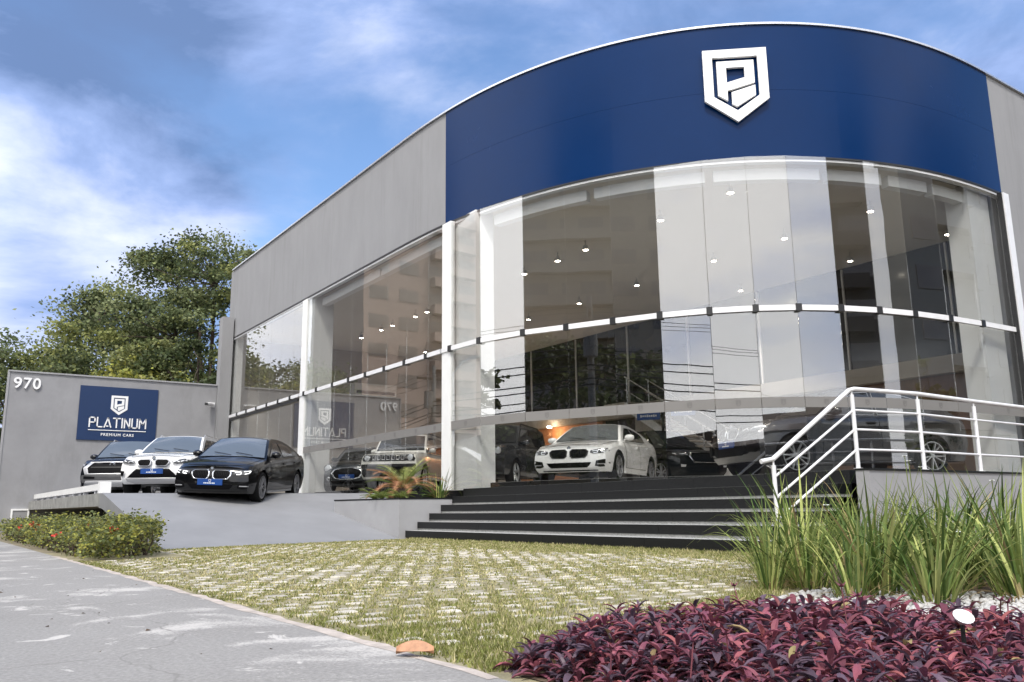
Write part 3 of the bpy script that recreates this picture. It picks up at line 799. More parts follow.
        mb.tube([(x+c.shift(x, zt)+.05*(1-(q/6)**2), ys*.82*q/6, zt+c.crown*(1-abs(.82*q/6)**2.4)-.004*(1-(q/6)**2)+.001) for q in range(-6, 7)], .006, 4)
        mb.build('bonnet_gap', trim, root)
        # cabin
        xa, xb, xc, xd = c.cab
        xs = sorted(set([round(lerp(xd, xc, i/10), 4) for i in range(11)] + [round(lerp(xc, xb, i/10), 4) for i in range(11)] + [round(lerp(xb, xa, i/12), 4) for i in range(13)]))
        rows = []; K = 12; NS = 6
        for x in xs:
            zt, zb = c.htop(x), c.zb(x)-.02
            side = [(x, c.cab_y(x, z), z) for z in [lerp(zb, max(zt, zb+.002), i/NS) for i in range(NS+1)]]
            ys = side[-1][1]; cr = .045*clamp((zt-zb)/(c.H-zb)) + c.crown*.9*(1-clamp((zt-zb)/.12))
            mid = [(x, -ys+2*ys*k/K, side[-1][2] + cr*(1-abs(-1+2*k/K)**2.2)) for k in range(1, K)]
            rows.append([(p[0], -p[1], p[2]) for p in side] + mid + [p for p in reversed(side)])
        mb = MB(); mb.grid(rows); c.cabin = mb.build('cabin', c.roof or paint, root, smooth=38, recalc=True)
        # windscreen and rear window lie on the sloping ends of the cabin
        def slope_glass(xlo, xhi, name, m):
            rows = []
            for i in range(11):
                x = lerp(xlo, xhi, i/10); zt, zb = c.htop(x), c.zb(x)-.02
                ys = c.cab_y(x, zt)-.055; cr = .045*clamp((zt-zb)/(c.H-zb)) + c.crown*.9*(1-clamp((zt-zb)/.12)); yf = c.cab_y(x, zt)
                sg_ = 1 if xlo > 0 else -1
                rows.append([(x+.010*sg_, -ys+2*ys*k/12, zt+.012+cr*(1-abs((-ys+2*ys*k/12)/yf)**2.2)) for k in range(13)])
            g = MB(); g.grid(rows); return g.build(name, m, root, smooth=40)
        ws = slope_glass(xb+.05, xa-.07, 'windscreen', c.wsm)
        slope_glass(xd+.10, xc-.04, 'rear_window', carglass)
        wp = MB()
        for y0 in (.05, -.45):
            x = xa-.10; wp.tube([(xa-.06, y0+.42, c.htop(xa-.06)+c.crown+.02), (xa-.16, y0, c.htop(xa-.16)+c.crown+.015)], .009, 5)
        wp.build('wiper', trim, ws)
        # side windows
        for (s0, s1) in c.wins:
            for sg_ in (1, -1):
                for (dz, doff, nm, mm) in ((0, .005, 'window_frame', c.framem), (.018, .010, 'side_window', carglass)):
                    rows = []
                    for i in range(13):
                        x = lerp(s0+dz*.8, s1-dz*.8, i/12); lo = c.zb(x)+.035+dz; hi = max(c.htop(x)-.075-dz, lo+.004)
                        if x > xb: hi = max(min(hi, c.htop(x)-.10-dz), lo+.004)
                        rows.append([(x, sg_*(c.cab_y(x, lerp(lo, hi, q/4))+doff), lerp(lo, hi, q/4)) for q in range(5)])
                    g = MB(); g.grid(rows)
                    if nm == 'window_frame': fr_ = g.build(nm, mm, root)
                    else: g.build('side_window', mm, fr_)
        # doors
        for (s0, s1) in c.doors:
            for sg_ in (1, -1):
                def dpatch(e, o_, m_, nm, par):
                    rows = []
                    for i in range(11):
                        x = lerp(s0-e, s1+e, i/10); lo = max(c.zs+.13-e, c.arch(x)+.05 if c.arch(x) > c.zs+.01 else 0); hi = c.zt(x)-.03+e
                        if lo < c.r+.1 and abs(abs(x)-c.wb/2) < c.ra+.06: lo = max(lo, c.r+sqrt(max(0, (c.ra+.06)**2-(abs(x)-c.wb/2)**2)))
                        rows.append([(x, sg_*(c.side_y(x, lerp(lo, hi, q/8))+o_), lerp(lo, hi, q/8)) for q in range(9)])
                    g = MB(); g.grid(rows); return g.build(nm, m_, par, smooth=60)
                sm = dpatch(.012, .002, trim, 'door_gap', root)
                d = dpatch(0, .006, c.paint, 'door', root)
                hx = s0+.17; hz = c.zt(hx)-.13
                hb = MB(); hb.obox((hx, sg_*(c.side_y(hx, hz)+.02), hz), (.09, 0, 0), (0, .014, 0), (0, 0, .016)); hb.build('handle', c.handle or paint, d)
        # mirrors
        for sg_ in (1, -1):
            mx = xa-.38; mz = c.zb(mx)+.10; my = c.w(mx)*c.prof(1)+.10
            mb = MB(); rows = []
            for i in range(7):
                a = pi*i/6; rr = sin(a)**.6
                rows.append([(mx+.10*rr*cos(q*pi/5)*(.75 if cos(q*pi/5) < 0 else 1), sg_*(my-.11*cos(a)), mz+.078*rr*sin(q*pi/5)) for q in range(10)])
            mb.grid(rows, close=True); mb.obox((mx, sg_*(my-.12), mz-.05), (.04, 0, 0), (0, .06, .01), (0, 0, .02))
            mb.build('wing_mirror', c.mirror or paint, root, smooth=50, recalc=True)

    def wheels(c, root, rim_m, spokes=5, double=True):
        tw = .225
        first = None
        for xa in (c.wb/2, -c.wb/2):
            for sg_ in (1, -1):
                y = c.W/2 - tw/2 - .012
                loc = Vector((xa, sg_*y, c.r)) 
                if first is None:
                    r = c.r; ri = r*.735
                    mb = MB(); mb.lathe([(ri, -tw/2+.015), (r*.93, -tw/2), (r, -tw/2+.03), (r, tw/2-.03), (r*.93, tw/2), (ri, tw/2-.012)], 'y', (0, 0, 0), 40)
                    mb.lathe([(ri, -tw/2+.015), (0.01, -tw/2+.02)], 'y', (0, 0, 0), 24)
                    BASE['_w'] = Vector((0, 0, 0))
                    w = mb.build('wheel', tyre_m, None, (0, 0, 0), smooth=40, recalc=True)
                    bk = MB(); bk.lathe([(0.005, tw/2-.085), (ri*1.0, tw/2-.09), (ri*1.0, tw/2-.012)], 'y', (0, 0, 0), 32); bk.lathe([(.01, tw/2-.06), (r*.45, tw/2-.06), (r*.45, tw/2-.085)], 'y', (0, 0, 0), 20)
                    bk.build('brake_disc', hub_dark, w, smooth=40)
                    mb = MB(); mb.lathe([(ri*.94, tw/2-.05), (ri*.955, tw/2-.004), (ri*1.015, tw/2-.004), (ri*1.02, tw/2-.02)], 'y', (0, 0, 0), 40)
                    mb.lathe([(0.002, tw/2-.018), (r*.13, tw/2-.02), (r*.15, tw/2-.05)], 'y', (0, 0, 0), 20)
                    for k in range(spokes):
                        a0 = 2*pi*k/spokes + .3
                        for dd in ((-.17, .17) if double else (0,)):
                            a1, a2 = a0+dd*.5, a0+dd*1.25
                            p1 = Vector((cos(a1)*r*.10, 0, sin(a1)*r*.10)); p2 = Vector((cos(a2)*ri*.97, 0, sin(a2)*ri*.97))
                            t = (p2-p1); n_ = Vector((-t.z, 0, t.x)).normalized(); wd1, wd2 = r*.042, r*.034
                            if not double: wd1, wd2 = r*.10, r*.085
                            y1, y2 = tw/2-.02, tw/2-.010
                            vs = []
                            for (p, wd, yy) in ((p1, wd1, y1), (p2, wd2, y2)):
                                for (sn, dy) in ((-1, -.035), (1, -.035), (.7, 0), (-.7, 0)): q = p+n_*wd*sn; vs.append((q.x, yy+dy, q.z))
                            mb.add(vs, [(0,1,5,4),(1,2,6,5),(2,3,7,6),(3,0,4,7),(0,3,2,1),(4,5,6,7)])
                    mb.build('rim', rim_m, w, recalc=False)
                    w.parent = root; first = w; w.location = loc; o = w
                else:
                    o = copy_thing(first); o.parent = root; o.location = loc
                o.rotation_euler = (0, RND.uniform(0, 1.2), 0 if sg_ > 0 else pi)

    # ---- decals that follow the curved nose
    def decal(c, mb, poly, off, mi=0, hole=None, skirt=True):
        def dens(pl):
            out = []
            for (a, b), (d, e) in zip(pl, pl[1:]+pl[:1]):
                k = max(1, int(hypot(d-a, e-b)/.05))
                out += [(lerp(a, d, i/k), lerp(b, e, i/k)) for i in range(k)]
            return out
        P = dens(poly); n = len(P); cy = sum(p[0] for p in P)/n; cz = sum(p[1] for p in P)/n
        rings = []
        S3 = lambda y, z, o: (c.front_x(y, z)+o, y, z)
        if skirt: rings.append([S3(y, z, -.02) for y, z in P])
        if hole is None:
            for f in (1, .93, .6, .3, .02): rings.append([S3(cy+(y-cy)*f, cz+(z-cz)*f, off if f > .95 else off+.003) for y, z in P])
        else:
            for f in (0, .5, 1): rings.append([S3(y+(hy-y)*f, z+(hz-z)*f, off+.006*sin(pi*f)) for (y, z), (hy, hz) in ((p, (cy+(p[0]-cy)*hole, cz+(p[1]-cz)*hole)) for p in P)])
            rings.append([S3(cy+(y-cy)*hole, cz+(z-cz)*hole, -.01) for y, z in P])
        mb.grid(rings, mi, close=True)
    def both(c, name, poly, off, m_, root, hole=None):
        for s in (1, -1):
            mb = MB(); pl = [(s*y, z) for y, z in poly]
            if s < 0: pl = pl[::-1]
            c.decal(mb, pl, off, 0, hole); mb.build(name, m_, root, smooth=50, recalc=True)
    def one(c, name, poly, off, m_, root, hole=None):
        mb = MB(); c.decal(mb, poly, off, 0, hole); return mb.build(name, m_, root, smooth=50, recalc=True)
    def bar(c, mb, y0, y1, z0, z1, off):
        """thin strip lying on the nose"""
        r1, r2 = [], []
        for i in range(9):
            y = lerp(y0, y1, i/8); zz0 = z0; zz1 = z1
            r1.append((c.front_x(y, zz0)+off, y, zz0)); r2.append((c.front_x(y, zz1)+off, y, zz1))
        back = [[(x-.03, y, z) for x, y, z in r1]]
        mb.grid([[(x-.03, y, z) for x, y, z in r1], r1, r2, [(x-.03, y, z) for x, y, z in r2]])
    def plate(c, z, root, w=.27, h=.065):
        x = c.front_x(0, z)+.012
        mb = MB(); mb.box(x-.03, x, -w, w, z-h, z+h); p = mb.build('number_plate', plate_m, root)
        mb = MB(); fr_ = lambda u, v, d: (x+.001+d, u, v)
        plate(mb, [[(uu*.05, z+h*.85-vv*.05) for uu, vv in SH_OUT], [(uu*.05, z+h*.85-vv*.05) for uu, vv in SH_IN]], .003, fr_)
        for k in range(7): mb.box(x-.001, x+.003, -.12+.036*k-.012, -.12+.036*k+.012, z-h*.55, z-h*.2)
        mb.build('plate_mark', white_mark, p)
    def roundel(c, y, z, root, r=.042, m_=None):
        x = c.front_x(y, z)+.012
        mb = MB(); mb.lathe([(.001, .006), (r*.62, .006), (r*.68, .002)], 'x', (x, y, z), 16, 1); mb.lathe([(r*.68, .004), (r, .004), (r*1.02, -.02)], 'x', (x, y, z), 16, 0)
        mb.build('bonnet_badge', [m_ or chrome, badge_m], root)

def kidney(sg): pass
def twin_oval_face(c, root, z0, z1, y0, y1, ring, plate_z=None):
    """two rounded grille openings side by side, with vertical slats"""
    h = z1-z0
    poly = [(y0, z1-.25*h), (y0+.05, z1), (y1-.06, z1-.03*h), (y1, z1-.28*h), (y1-.015, z0+.35*h), (y1-.07, z0+.04*h), (y0+.06, z0), (y0+.01, z0+.2*h)]
    c.both('grille', poly, .004, grille_m, root)
    c.both('grille_surround', poly, .012, ring, root, hole=.86)
    for s in (1, -1):
        mb = MB()
        for k in range(9):
            y = lerp(y0+.06, y1-.06, k/8); c_z0, c_z1 = z0+.13*h, z1-.13*h
            mb.grid([[(c.front_x(s*y, z)+.004, s*y-.004, z) for z in (c_z0, (c_z0+c_z1)/2, c_z1)], [(c.front_x(s*y, z)+.013, s*y, z) for z in (c_z0, (c_z0+c_z1)/2, c_z1)], [(c.front_x(s*y, z)+.004, s*y+.004, z) for z in (c_z0, (c_z0+c_z1)/2, c_z1)]])
        mb.build('grille_slats', slat_dark, root)

def headlamps(c, root, poly, drl, lit=False):
    for s in (1, -1):
        pl = [(s*y, z) for y, z in poly]
        if s < 0: pl = pl[::-1]
        mb = MB(); c.decal(mb, pl, .006); hl = mb.build('headlight', lamp_dark, root, smooth=50, recalc=True)
        mb = MB()
        for ln in drl:
            for (a, b), (d, e) in zip(ln, ln[1:]):
                k = 5; r1, r2 = [], []
                t = Vector((d-a, e-b)).normalized(); n_ = Vector((-t.y, t.x))*.0085
                for i in range(k+1):
                    y, z = lerp(a, d, i/k), lerp(b, e, i/k)
                    y1_, z1_, y2_, z2_ = s*(y+n_.x), z+n_.y, s*(y-n_.x), z-n_.y
                    r1.append((c.front_x(y1_, z1_)+.012, y1_, z1_)); r2.append((c.front_x(y2_, z2_)+.012, y2_, z2_))
                mb.grid([r1, r2])
        mb.build('running_lamp', drl_on if lit else lamp_white, hl)

def place(root, bumper, az, z, c, s, pitch=0, roll=0):
    a = radians(az); f = Vector((cos(a), sin(a)))
    p = Vector(bumper) - f*c.xf*s
    root.location = (p.x, p.y, z); root.scale = (s, s, s)
    root.rotation_mode = 'XYZ'
    root.rotation_euler = (Matrix.Rotation(a, 4, 'Z') @ Matrix.Rotation(radians(pitch), 4, 'Y') @ Matrix.Rotation(radians(roll), 4, 'X')).to_euler()

def new_car(label, cat):
    r = thing('parked_car', (0, 0, 0), label, cat); return r

def sedan(label, paint, rim, ring, lit, plate):
    r = new_car(label, 'sedan')
    c = Car(L=4.71, W=1.83, H=1.445, wb=2.85, fo=.80, r=.335, zs=.20, crown=.05,
            top=[(-2.5, .93), (-2.42, 1.03), (-2.2, 1.065), (-1.75, 1.055), (-1.3, 1.02), (-.4, .985), (.6, .965), (.95, .945), (1.4, .88), (1.8, .815), (2.0, .77), (2.13, .73), (2.3, .70)],
            cab=(1.0, .12, -.95, -1.95), zrear=1.385, rbow=.045, wr=.62, roof=None, wsm=carglass_l, framem=trim, mirror=None, handle=None, paint=paint,
            wins=[(-.30, .78), (-1.22, -.36)], doors=[(-.33, .88), (-1.28, -.35)], rsh=[(.2, .1), (.5, 0), (.9, .02), (1.05, .1)],
            fsh=[(.2, -.12), (.28, -.02), (.4, 0), (.58, -.015), (.70, -.05), (.78, -.14)])
    c.body(paint, r); c.wheels(r, rim, 5, True)
    twin_oval_face(c, r, .50, .71, .025, .44, ring)
    headlamps(c, r, [(.48, .67), (.62, .70), (.80, .725), (.86, .71), (.84, .65), (.74, .605), (.54, .595), (.47, .62)],
              [[(.52, .655), (.63, .668), (.63, .62), (.54, .612)], [(.69, .68), (.80, .692), (.79, .645), (.71, .625)]], lit)
    c.one('lower_intake', [(-.50, .405), (.50, .405), (.46, .345), (.40, .29), (-.40, .29), (-.46, .345)], .004, grille_m, r)
    c.both('side_intake', [(.60, .44), (.80, .475), (.845, .40), (.84, .305), (.66, .30), (.57, .325)], .004, grille_m, r)
    mb = MB()
    for s in (1, -1): c.bar(mb, s*.62, s*.80, .355, .375, .016)
    mb.build('intake_trim', satin, r)
    mb = MB(); c.bar(mb, -.80, .80, .215, .24, .01); mb.build('front_lip', trim, r)
    c.roundel(0, .735, r)
    for s in (1, -1):
        mb = MB(); mb.obox((0, s*(c.W/2-.055), .215), (.95, 0, 0), (0, .03, 0), (0, 0, .022)); mb.build('side_skirt', satin if paint is paint_black else paint, r)
    if plate: c.plate(.445, r)
    return r, c

black_sedan, cs = sedan('glossy black sedan with twin oval grilles parked nose-down at the top of the ramp', paint_black, alloy_dark, chrome, True, True)
place(black_sedan, (Vector((6.20, 21.34)) + .82*Vector((cos(radians(237)), sin(radians(237))))), 234, .975, cs, 1.10, pitch=3.0, roll=-2.3)
white_sedan, cs2 = sedan('white sedan with twin dark grilles behind the curved glass above the steps', paint_white, alloy_dark, trim, False, False)
place(white_sedan, (12.65, 15.7), 212, H_FLOOR, cs2, 1.12); white_sedan.scale.z = 1.055
mb = MB(); cs2.plate(.35, white_sedan) if False else None

# ---- white compact SUV on the landing
def suv(label, paint, rim, name_top, H=1.60, L=4.45, W=1.82, wb=2.67, coupe=False, roof=None, wsm=None, rails=True, z_h=.0, framem=None, doors=True):
    r = new_car(label, 'suv')
    if coupe: cab = (.95, .05, -1.0, -2.25); wins = [(-.32, .74), (-1.45, -.38)]; zr = H-.05; rb = .07
    else: cab = (1.02, .22, -1.75, -2.05); wins = [(-.30, .82), (-1.20, -.36), (-1.72, -1.26)]; zr = H-.06; rb = .02
    xr = wb/2+.86-L
    c = Car(L=L, W=W, H=H, wb=wb, fo=.86, r=.36, zs=.27, crown=.055,
            top=[(xr-.02, 1.0+z_h), (xr+.10, 1.08+z_h), (-1.4, 1.10+z_h), (-.4, 1.075+z_h), (.7, 1.06+z_h), (1.0, 1.05+z_h), (1.5, 1.0+z_h), (1.85, .95+z_h), (2.0, .90+z_h), (2.15, .84+z_h), (2.3, .80+z_h)],
            cab=cab, zrear=zr, rbow=rb, wr=.68, roof=roof, wsm=wsm or carglass_l, framem=framem or trim, mirror=None, handle=None, paint=paint,
            wins=wins, doors=[(-.33, .90), (-1.30, -.35)], rsh=[(.2, .1), (.6, 0), (1.1, .03)],
            fsh=[(.25, -.14), (.38, -.02), (.55, 0), (.7, -.015), (.85, -.05), (.95, -.15)])
    c.body(paint, r); c.wheels(r, rim, 5, True)
    if rails:
        for s in (1, -1):
            mb = MB(); y = c.wr*c.W/2-.03
            mb.tube([(.1, s*y, H-.03), (0, s*y, H+.035), (-1.4, s*y, H+.02), (-1.55, s*y, H-.07)], .018, 6); mb.build('roof_rail', satin if not coupe else trim, r)
    return r, c
white_suv, cx = suv('white suv with twin dark grilles and a silver lower bumper between two black cars', paint_white, alloy, None)
twin_oval_face(cx, white_suv, .695, .875, .035, .40, satin)
headlamps(cx, white_suv, [(.46, .83), (.62, .87), (.84, .91), (.87, .86), (.78, .80), (.54, .77), (.46, .79)], [[(.48, .80), (.56, .835), (.63, .80)], [(.66, .815), (.74, .85), (.80, .82)]])
cx.one('lower_grille', [(-.40, .63), (.40, .63), (.50, .54), (.62, .42), (-.62, .42), (-.50, .54)], .004, grille_m, white_suv)
cx.both('fog_lamp', [(.70, .58), (.82, .60), (.86, .52), (.82, .45), (.74, .46)], .005, grille_m, white_suv)
cx.one('skid_plate', [(-.66, .41), (.66, .41), (.62, .33), (.46, .28), (-.46, .28), (-.62, .33)], .012, satin, white_suv)
cx.roundel(0, .90, white_suv); cx.plate(.575, white_suv)
place(white_suv, (5.26, 24.4), 238, 1.112, cx, 1.09)

dark_suv, cr_ = suv('dark suv with a silver-framed trapezoid grille parked nearest the blue wall sign', paint_ink, alloy_dark, None, H=1.68, L=4.6, W=1.86, wb=2.69, z_h=.04)
g = [(-.60, .97), (.60, .97), (.76, .80), (.70, .62), (-.70, .62), (-.76, .80)]
cr_.one('grille', g, .006, grille_m, dark_suv)
cr_.one('grille_surround', g, .014, satin, dark_suv, hole=.85)
mb = MB(); cr_.bar(mb, -.55, .55, .80, .83, .016); mb.build('grille_bar', trim, dark_suv)
headlamps(cr_, dark_suv, [(.70, .93), (.84, .97), (.88, .90), (.84, .84), (.76, .82)], [[(.74, .87), (.80, .90), (.85, .88)]])
cr_.one('lower_bumper', [(-.84, .60), (.84, .60), (.86, .48), (.74, .40), (-.74, .40), (-.86, .48)], .010, mat('grey_cladding', (.06, .06, .063), .6), dark_suv)
cr_.both('fog_lamp', [(.42, .56), (.72, .58), (.72, .50), (.42, .50)], .016, grille_m, dark_suv)
cr_.one('skid_plate', [(-.66, .45), (.66, .45), (.72, .32), (.6, .28), (-.6, .28), (-.72, .32)], .018, satin, dark_suv)
x = cr_.front_x(0, .88)+.01; mb = MB(); mb.lathe([(.055, 0), (.065, .012), (.075, 0)], 'x', (x, 0, .88), 18); mb.lathe([(.025, 0), (.032, .014), (.04, 0)], 'x', (x, 0, .90), 14); mb.build('grille_badge', chrome, dark_suv)
place(dark_suv, (4.95, 28.4), 244, 1.112, cr_, 1.12)

# ---- boxy off-roaders in the showroom
def boxy(label, paint, roof, lamp_m, lower):
    r = new_car(label, 'off-roader')
    c = Car(L=4.24, W=1.80, H=1.69, wb=2.57, fo=.80, r=.35, zs=.30, crown=.03, tf=.10, tr=.06, b=.06,
            top=[(-2.2, 1.05), (-2.1, 1.10), (-.5, 1.10), (.8, 1.09), (1.0, 1.08), (1.5, 1.05), (1.9, 1.02), (2.0, .99), (2.1, .97)],
            cab=(.92, .42, -1.85, -2.08), zrear=1.65, rbow=.02, wr=.78, roof=roof, wsm=carglass, framem=trim, mirror=None, handle=None, paint=paint,
            wins=[(-.25, .78), (-1.15, -.31), (-1.78, -1.22)], doors=[(-.30, .86), (-1.20, -.32)], rsh=[(.2, .05), (.6, 0), (1.1, .03)],
            fsh=[(.25, -.10), (.4, 0), (.7, 0), (.95, -.02), (1.0, -.06)])
    c.body(paint, r); c.wheels(r, alloy, 5, False)
    c.one('grille_panel', [(-.78, .985), (.78, .985), (.80, .90), (.76, .80), (-.76, .80), (-.80, .90)], .008, trim, r)
    for k in range(7):
        y = -.42+.14*k
        c.one('grille_slot', [(y-.05, .965), (y+.05, .965), (y+.05, .83), (y-.05, .83)], .018, satin, r, hole=.72)
    for s in (1, -1):
        yy = s*.635; x = c.front_x(yy, .90)+.01
        mb = MB(); mb.lathe([(.092, -.05), (.095, .012), (.078, .016)], 'x', (x, yy, .895), 22); h = mb.build('headlight', chrome, r, smooth=40)
        mb = MB(); mb.lathe([(.078, .012), (.04, .02), (.001, .022)], 'x', (x, yy, .895), 18); mb.build('lamp_lens', lamp_m, h, smooth=40)
    c.one('lower_bumper', [(-.80, .72), (.80, .72), (.84, .55), (.74, .36), (-.74, .36), (-.84, .55)], .010, lower, r)
    c.one('lower_intake', [(-.55, .64), (.55, .64), (.60, .54), (.50, .44), (-.50, .44), (-.60, .54)], .016, grille_m, r)
    c.both('fog_lamp', [(.62, .60), (.76, .61), (.76, .52), (.64, .52)], .018, lamp_dark, r)
    for s in (1, -1):
        mb = MB(); y = c.wr*c.W/2-.05; mb.tube([(.2, s*y, 1.66), (.1, s*y, 1.73), (-1.5, s*y, 1.72), (-1.65, s*y, 1.63)], .018, 6); mb.build('roof_rail', trim, r)
    return r, c
jeep, cj = boxy('off-white boxy off-roader with a seven-slot grille behind the glass by the spiky planter', paint_beige, None, lamp_white, trim)
place(jeep, (11.94, 23.64), 226, H_FLOOR, cj, 1.08)
djeep, cd = boxy('dark boxy off-roader with round headlights just right of the white corner column', paint_graph, None, lamp_white, trim)
place(djeep, (13.0, 20.4), 217, H_FLOOR, cd, 1.12)

# ---- small hatchback with an oval chrome grille
mini = new_car('small graphite hatchback with an oval chrome grille beside the off-white off-roader', 'hatchback')
cm_ = Car(L=3.85, W=1.73, H=1.42, wb=2.50, fo=.74, r=.32, zs=.19, crown=.07, tf=.2,
          top=[(-2.0, .92), (-1.9, 1.0), (-.5, .97), (.8, .95), (1.1, .93), (1.5, .86), (1.75, .79), (1.9, .73), (2.05, .70)],
          cab=(.85, .25, -1.55, -1.88), zrear=1.37, rbow=.02, wr=.70, roof=paint_black, wsm=carglass, framem=trim, mirror=None, handle=chrome, paint=paint_graph,
          wins=[(-.35, .68), (-1.5, -.41)], doors=[(-.40, .80)], rsh=[(.2, .05), (.6, 0), (1.1, .03)],
          fsh=[(.2, -.1), (.3, -.01), (.5, 0), (.65, -.04), (.8, -.14)])
cm_.body(paint_graph, mini); cm_.wheels(mini, alloy, 5, False)
g = [(-.42, .66), (-.25, .70), (.25, .70), (.42, .66), (.50, .54), (.40, .40), (.2, .36), (-.2, .36), (-.40, .40), (-.50, .54)]
cm_.one('grille', g, .004, grille_m, mini); cm_.one('grille_surround', g, .012, chrome, mini, hole=.9)
for s in (1, -1):
    yy = s*.63; x = cm_.front_x(yy, .68)+.0
    mb = MB(); mb.lathe([(.115, -.12), (.12, .015), (.098, .02)], 'x', (x, yy, .69), 22); h = mb.build('headlight', chrome, mini, smooth=40)
    mb = MB(); mb.lathe([(.098, .012), (.05, .03), (.001, .035)], 'x', (x, yy, .69), 18); mb.build('lamp_lens', lamp_white, h, smooth=40)
    yy = s*.58; x = cm_.front_x(yy, .38)
    mb = MB(); mb.lathe([(.06, -.05), (.062, .012), (.04, .016), (.001, .016)], 'x', (x, yy, .38), 16); mb.build('fog_lamp', chrome, mini, smooth=40)
cm_.one('lower_intake', [(-.5, .32), (.5, .32), (.45, .23), (-.45, .23)], .006, grille_m, mini)
cm_.plate(.45, mini, w=.24, h=.06)
place(mini, (11.85, 26.5), 228, H_FLOOR, cm_, 1.12)

# ---- black suv behind the white sedan, and the long coupe-style suv at the right
bsuv, cb_ = suv('black suv facing the steps beneath the inner staircase, half hidden by the white sedan', paint_black, alloy, None, H=1.65, L=4.5, W=1.88, wb=2.68, wsm=carglass, rails=False, z_h=-.03)
g = [(-.45, .90), (.45, .90), (.52, .80), (.42, .62), (-.42, .62), (-.52, .80)]
cb_.one('grille', g, .004, grille_m, bsuv); cb_.one('grille_surround', g, .012, chrome, bsuv, hole=.88)
headlamps(cb_, bsuv, [(.52, .86), (.70, .90), (.86, .92), (.86, .86), (.70, .80), (.54, .80)], [[(.56, .83), (.66, .86), (.76, .85), (.84, .88)]])
cb_.one('lower_intake', [(-.6, .50), (.6, .50), (.66, .40), (.55, .33), (-.55, .33), (-.66, .40)], .006, grille_m, bsuv)
cb_.both('fog_lamp', [(.64, .56), (.80, .57), (.78, .50), (.66, .50)], .010, lamp_white, bsuv)
place(bsuv, (19.85, 17.9), 262, H_FLOOR, cb_, 1.12)
xsuv, cq = suv('long black coupe-style suv seen side-on behind the railing', paint_jet, alloy, None, H=1.66, L=4.75, W=1.94, wb=2.92, coupe=True, wsm=carglass, rails=False, z_h=.02, framem=satin)
twin_oval_face(cq, xsuv, .68, .90, .03, .40, chrome)
headlamps(cq, xsuv, [(.46, .85), (.66, .90), (.90, .94), (.92, .86), (.74, .80), (.48, .79)], [[(.50, .82), (.60, .86), (.66, .82)], [(.70, .84), (.80, .885), (.87, .86)]])
cq.one('lower_intake', [(-.5, .56), (.5, .56), (.56, .46), (.45, .38), (-.45, .38), (-.56, .46)], .004, grille_m, xsuv)
cq.both('side_intake', [(.62, .60), (.84, .63), (.87, .5), (.82, .42), (.64, .44)], .004, grille_m, xsuv)
cq.roundel(0, .93, xsuv); cq.plate(.60, xsuv)
f = Vector((cos(radians(160)), sin(radians(160))))
place(xsuv, Vector((17.5, 11.86)) + f*cq.xf*1.2, 160, H_FLOOR, cq, 1.2)
# ------------------------------------------------------------------ planting
def blade(mb, base, az, L, w, lean, droop, mi=0, seg=6):
    """strap leaf: V-folded tapering strip that arches outwards"""
    d = Vector((cos(az), sin(az), 0)); s = Vector((-sin(az), cos(az), 0))
    p = Vector(base); ang = pi/2 - lean; rows = []
    for i in range(seg+1):
        t = i/seg
        ww = w*(1-t**2.2)*(.75+.25*min(1, t*4))+.0006
        up = d*(-sin(ang)) + Vector((0, 0, cos(ang)))
        rows.append([p - s*ww + up*ww*.35, p, p + s*ww + up*ww*.35])
        p = p + (d*cos(ang) + Vector((0, 0, sin(ang))))*L/seg
        ang -= droop*(.35+1.3*t)/seg
    mb.grid(rows, mi)
def grass_clump_mesh(seed, nb=42, hL=(.55, 1.0)):
    r = random.Random(seed); mb = MB()
    for k in range(nb):
        a = r.uniform(0, 2*pi); rad = .16*sqrt(r.random())
        L = r.uniform(*hL); lean = abs(r.gauss(.24, .22))+rad*.9; droop = r.choice([.2, .35, .5, .7, .9, 1.3, 2.0, 2.5, 2.9])*r.uniform(.6, 1.3)
        mi = r.choices([0, 1, 2, 3], [5, 3, 4, .35])[0]
        blade(mb, (rad*cos(a), rad*sin(a), 0), a+r.uniform(-.5, .5), L, r.uniform(.007, .015), lean, droop, mi, 7)
    for k in range(14):                                      # dry thatch at the foot
        a = r.uniform(0, 2*pi); rad = .17*sqrt(r.random())
        blade(mb, (rad*cos(a), rad*sin(a), 0), a, r.uniform(.15, .42), r.uniform(.005, .009), r.uniform(.6, 1.2), r.uniform(.6, 2.2), 3, 5)
    return mb
CLB = [blade_a, blade_b, blade_c, blade_d]
protos = []
SPOTS = []
rr = random.Random(5)
for (x, y, s) in [(5.75,4.45,.86),(5.3,4.2,.62),(5.6,4.05,.8),(5.3,3.5,.74),(5.75,4.3,1.05),(5.5,3.55,.98),(5.35,3.05,.86),(6.0,3.8,1.0),(5.95,3.3,.95),(6.5,4.0,1.08),(6.45,3.5,1.05),(6.3,3.0,.98),(7.0,3.8,1.12),(6.95,3.3,1.12),(7.5,3.6,1.15),(6.3,4.7,1.0),(7.1,4.5,1.05),(7.9,4.3,1.08),(6.9,5.4,1.0),(7.8,5.1,1.0),(8.6,4.9,1.05),(8.3,4.0,1.1),(9.4,5.6,.95),(8.3,5.7,.9),(6.1,2.75,1.0)]:
    SPOTS.append((x+rr.uniform(-.08, .08), y+rr.uniform(-.08, .08), s))
for i, (x, y, s) in enumerate(SPOTS):
    if i < 7:
        o = grass_clump_mesh(100+i).build('strap_grass_clump', CLB, None, (0, 0, 0)); protos.append(o)
        tag(o, 'tall green strap-leaf grass clump in the bed below the white railing', 'grass clump', 'strap-leaf grass clumps in the right-hand bed')
    else:
        o = copy_thing(protos[i % 7])
    o.location = (x, y, .01); o.scale = (s, s, s*rr.uniform(.92, 1.08)); o.rotation_euler = (0, 0, rr.uniform(0, 6.28))
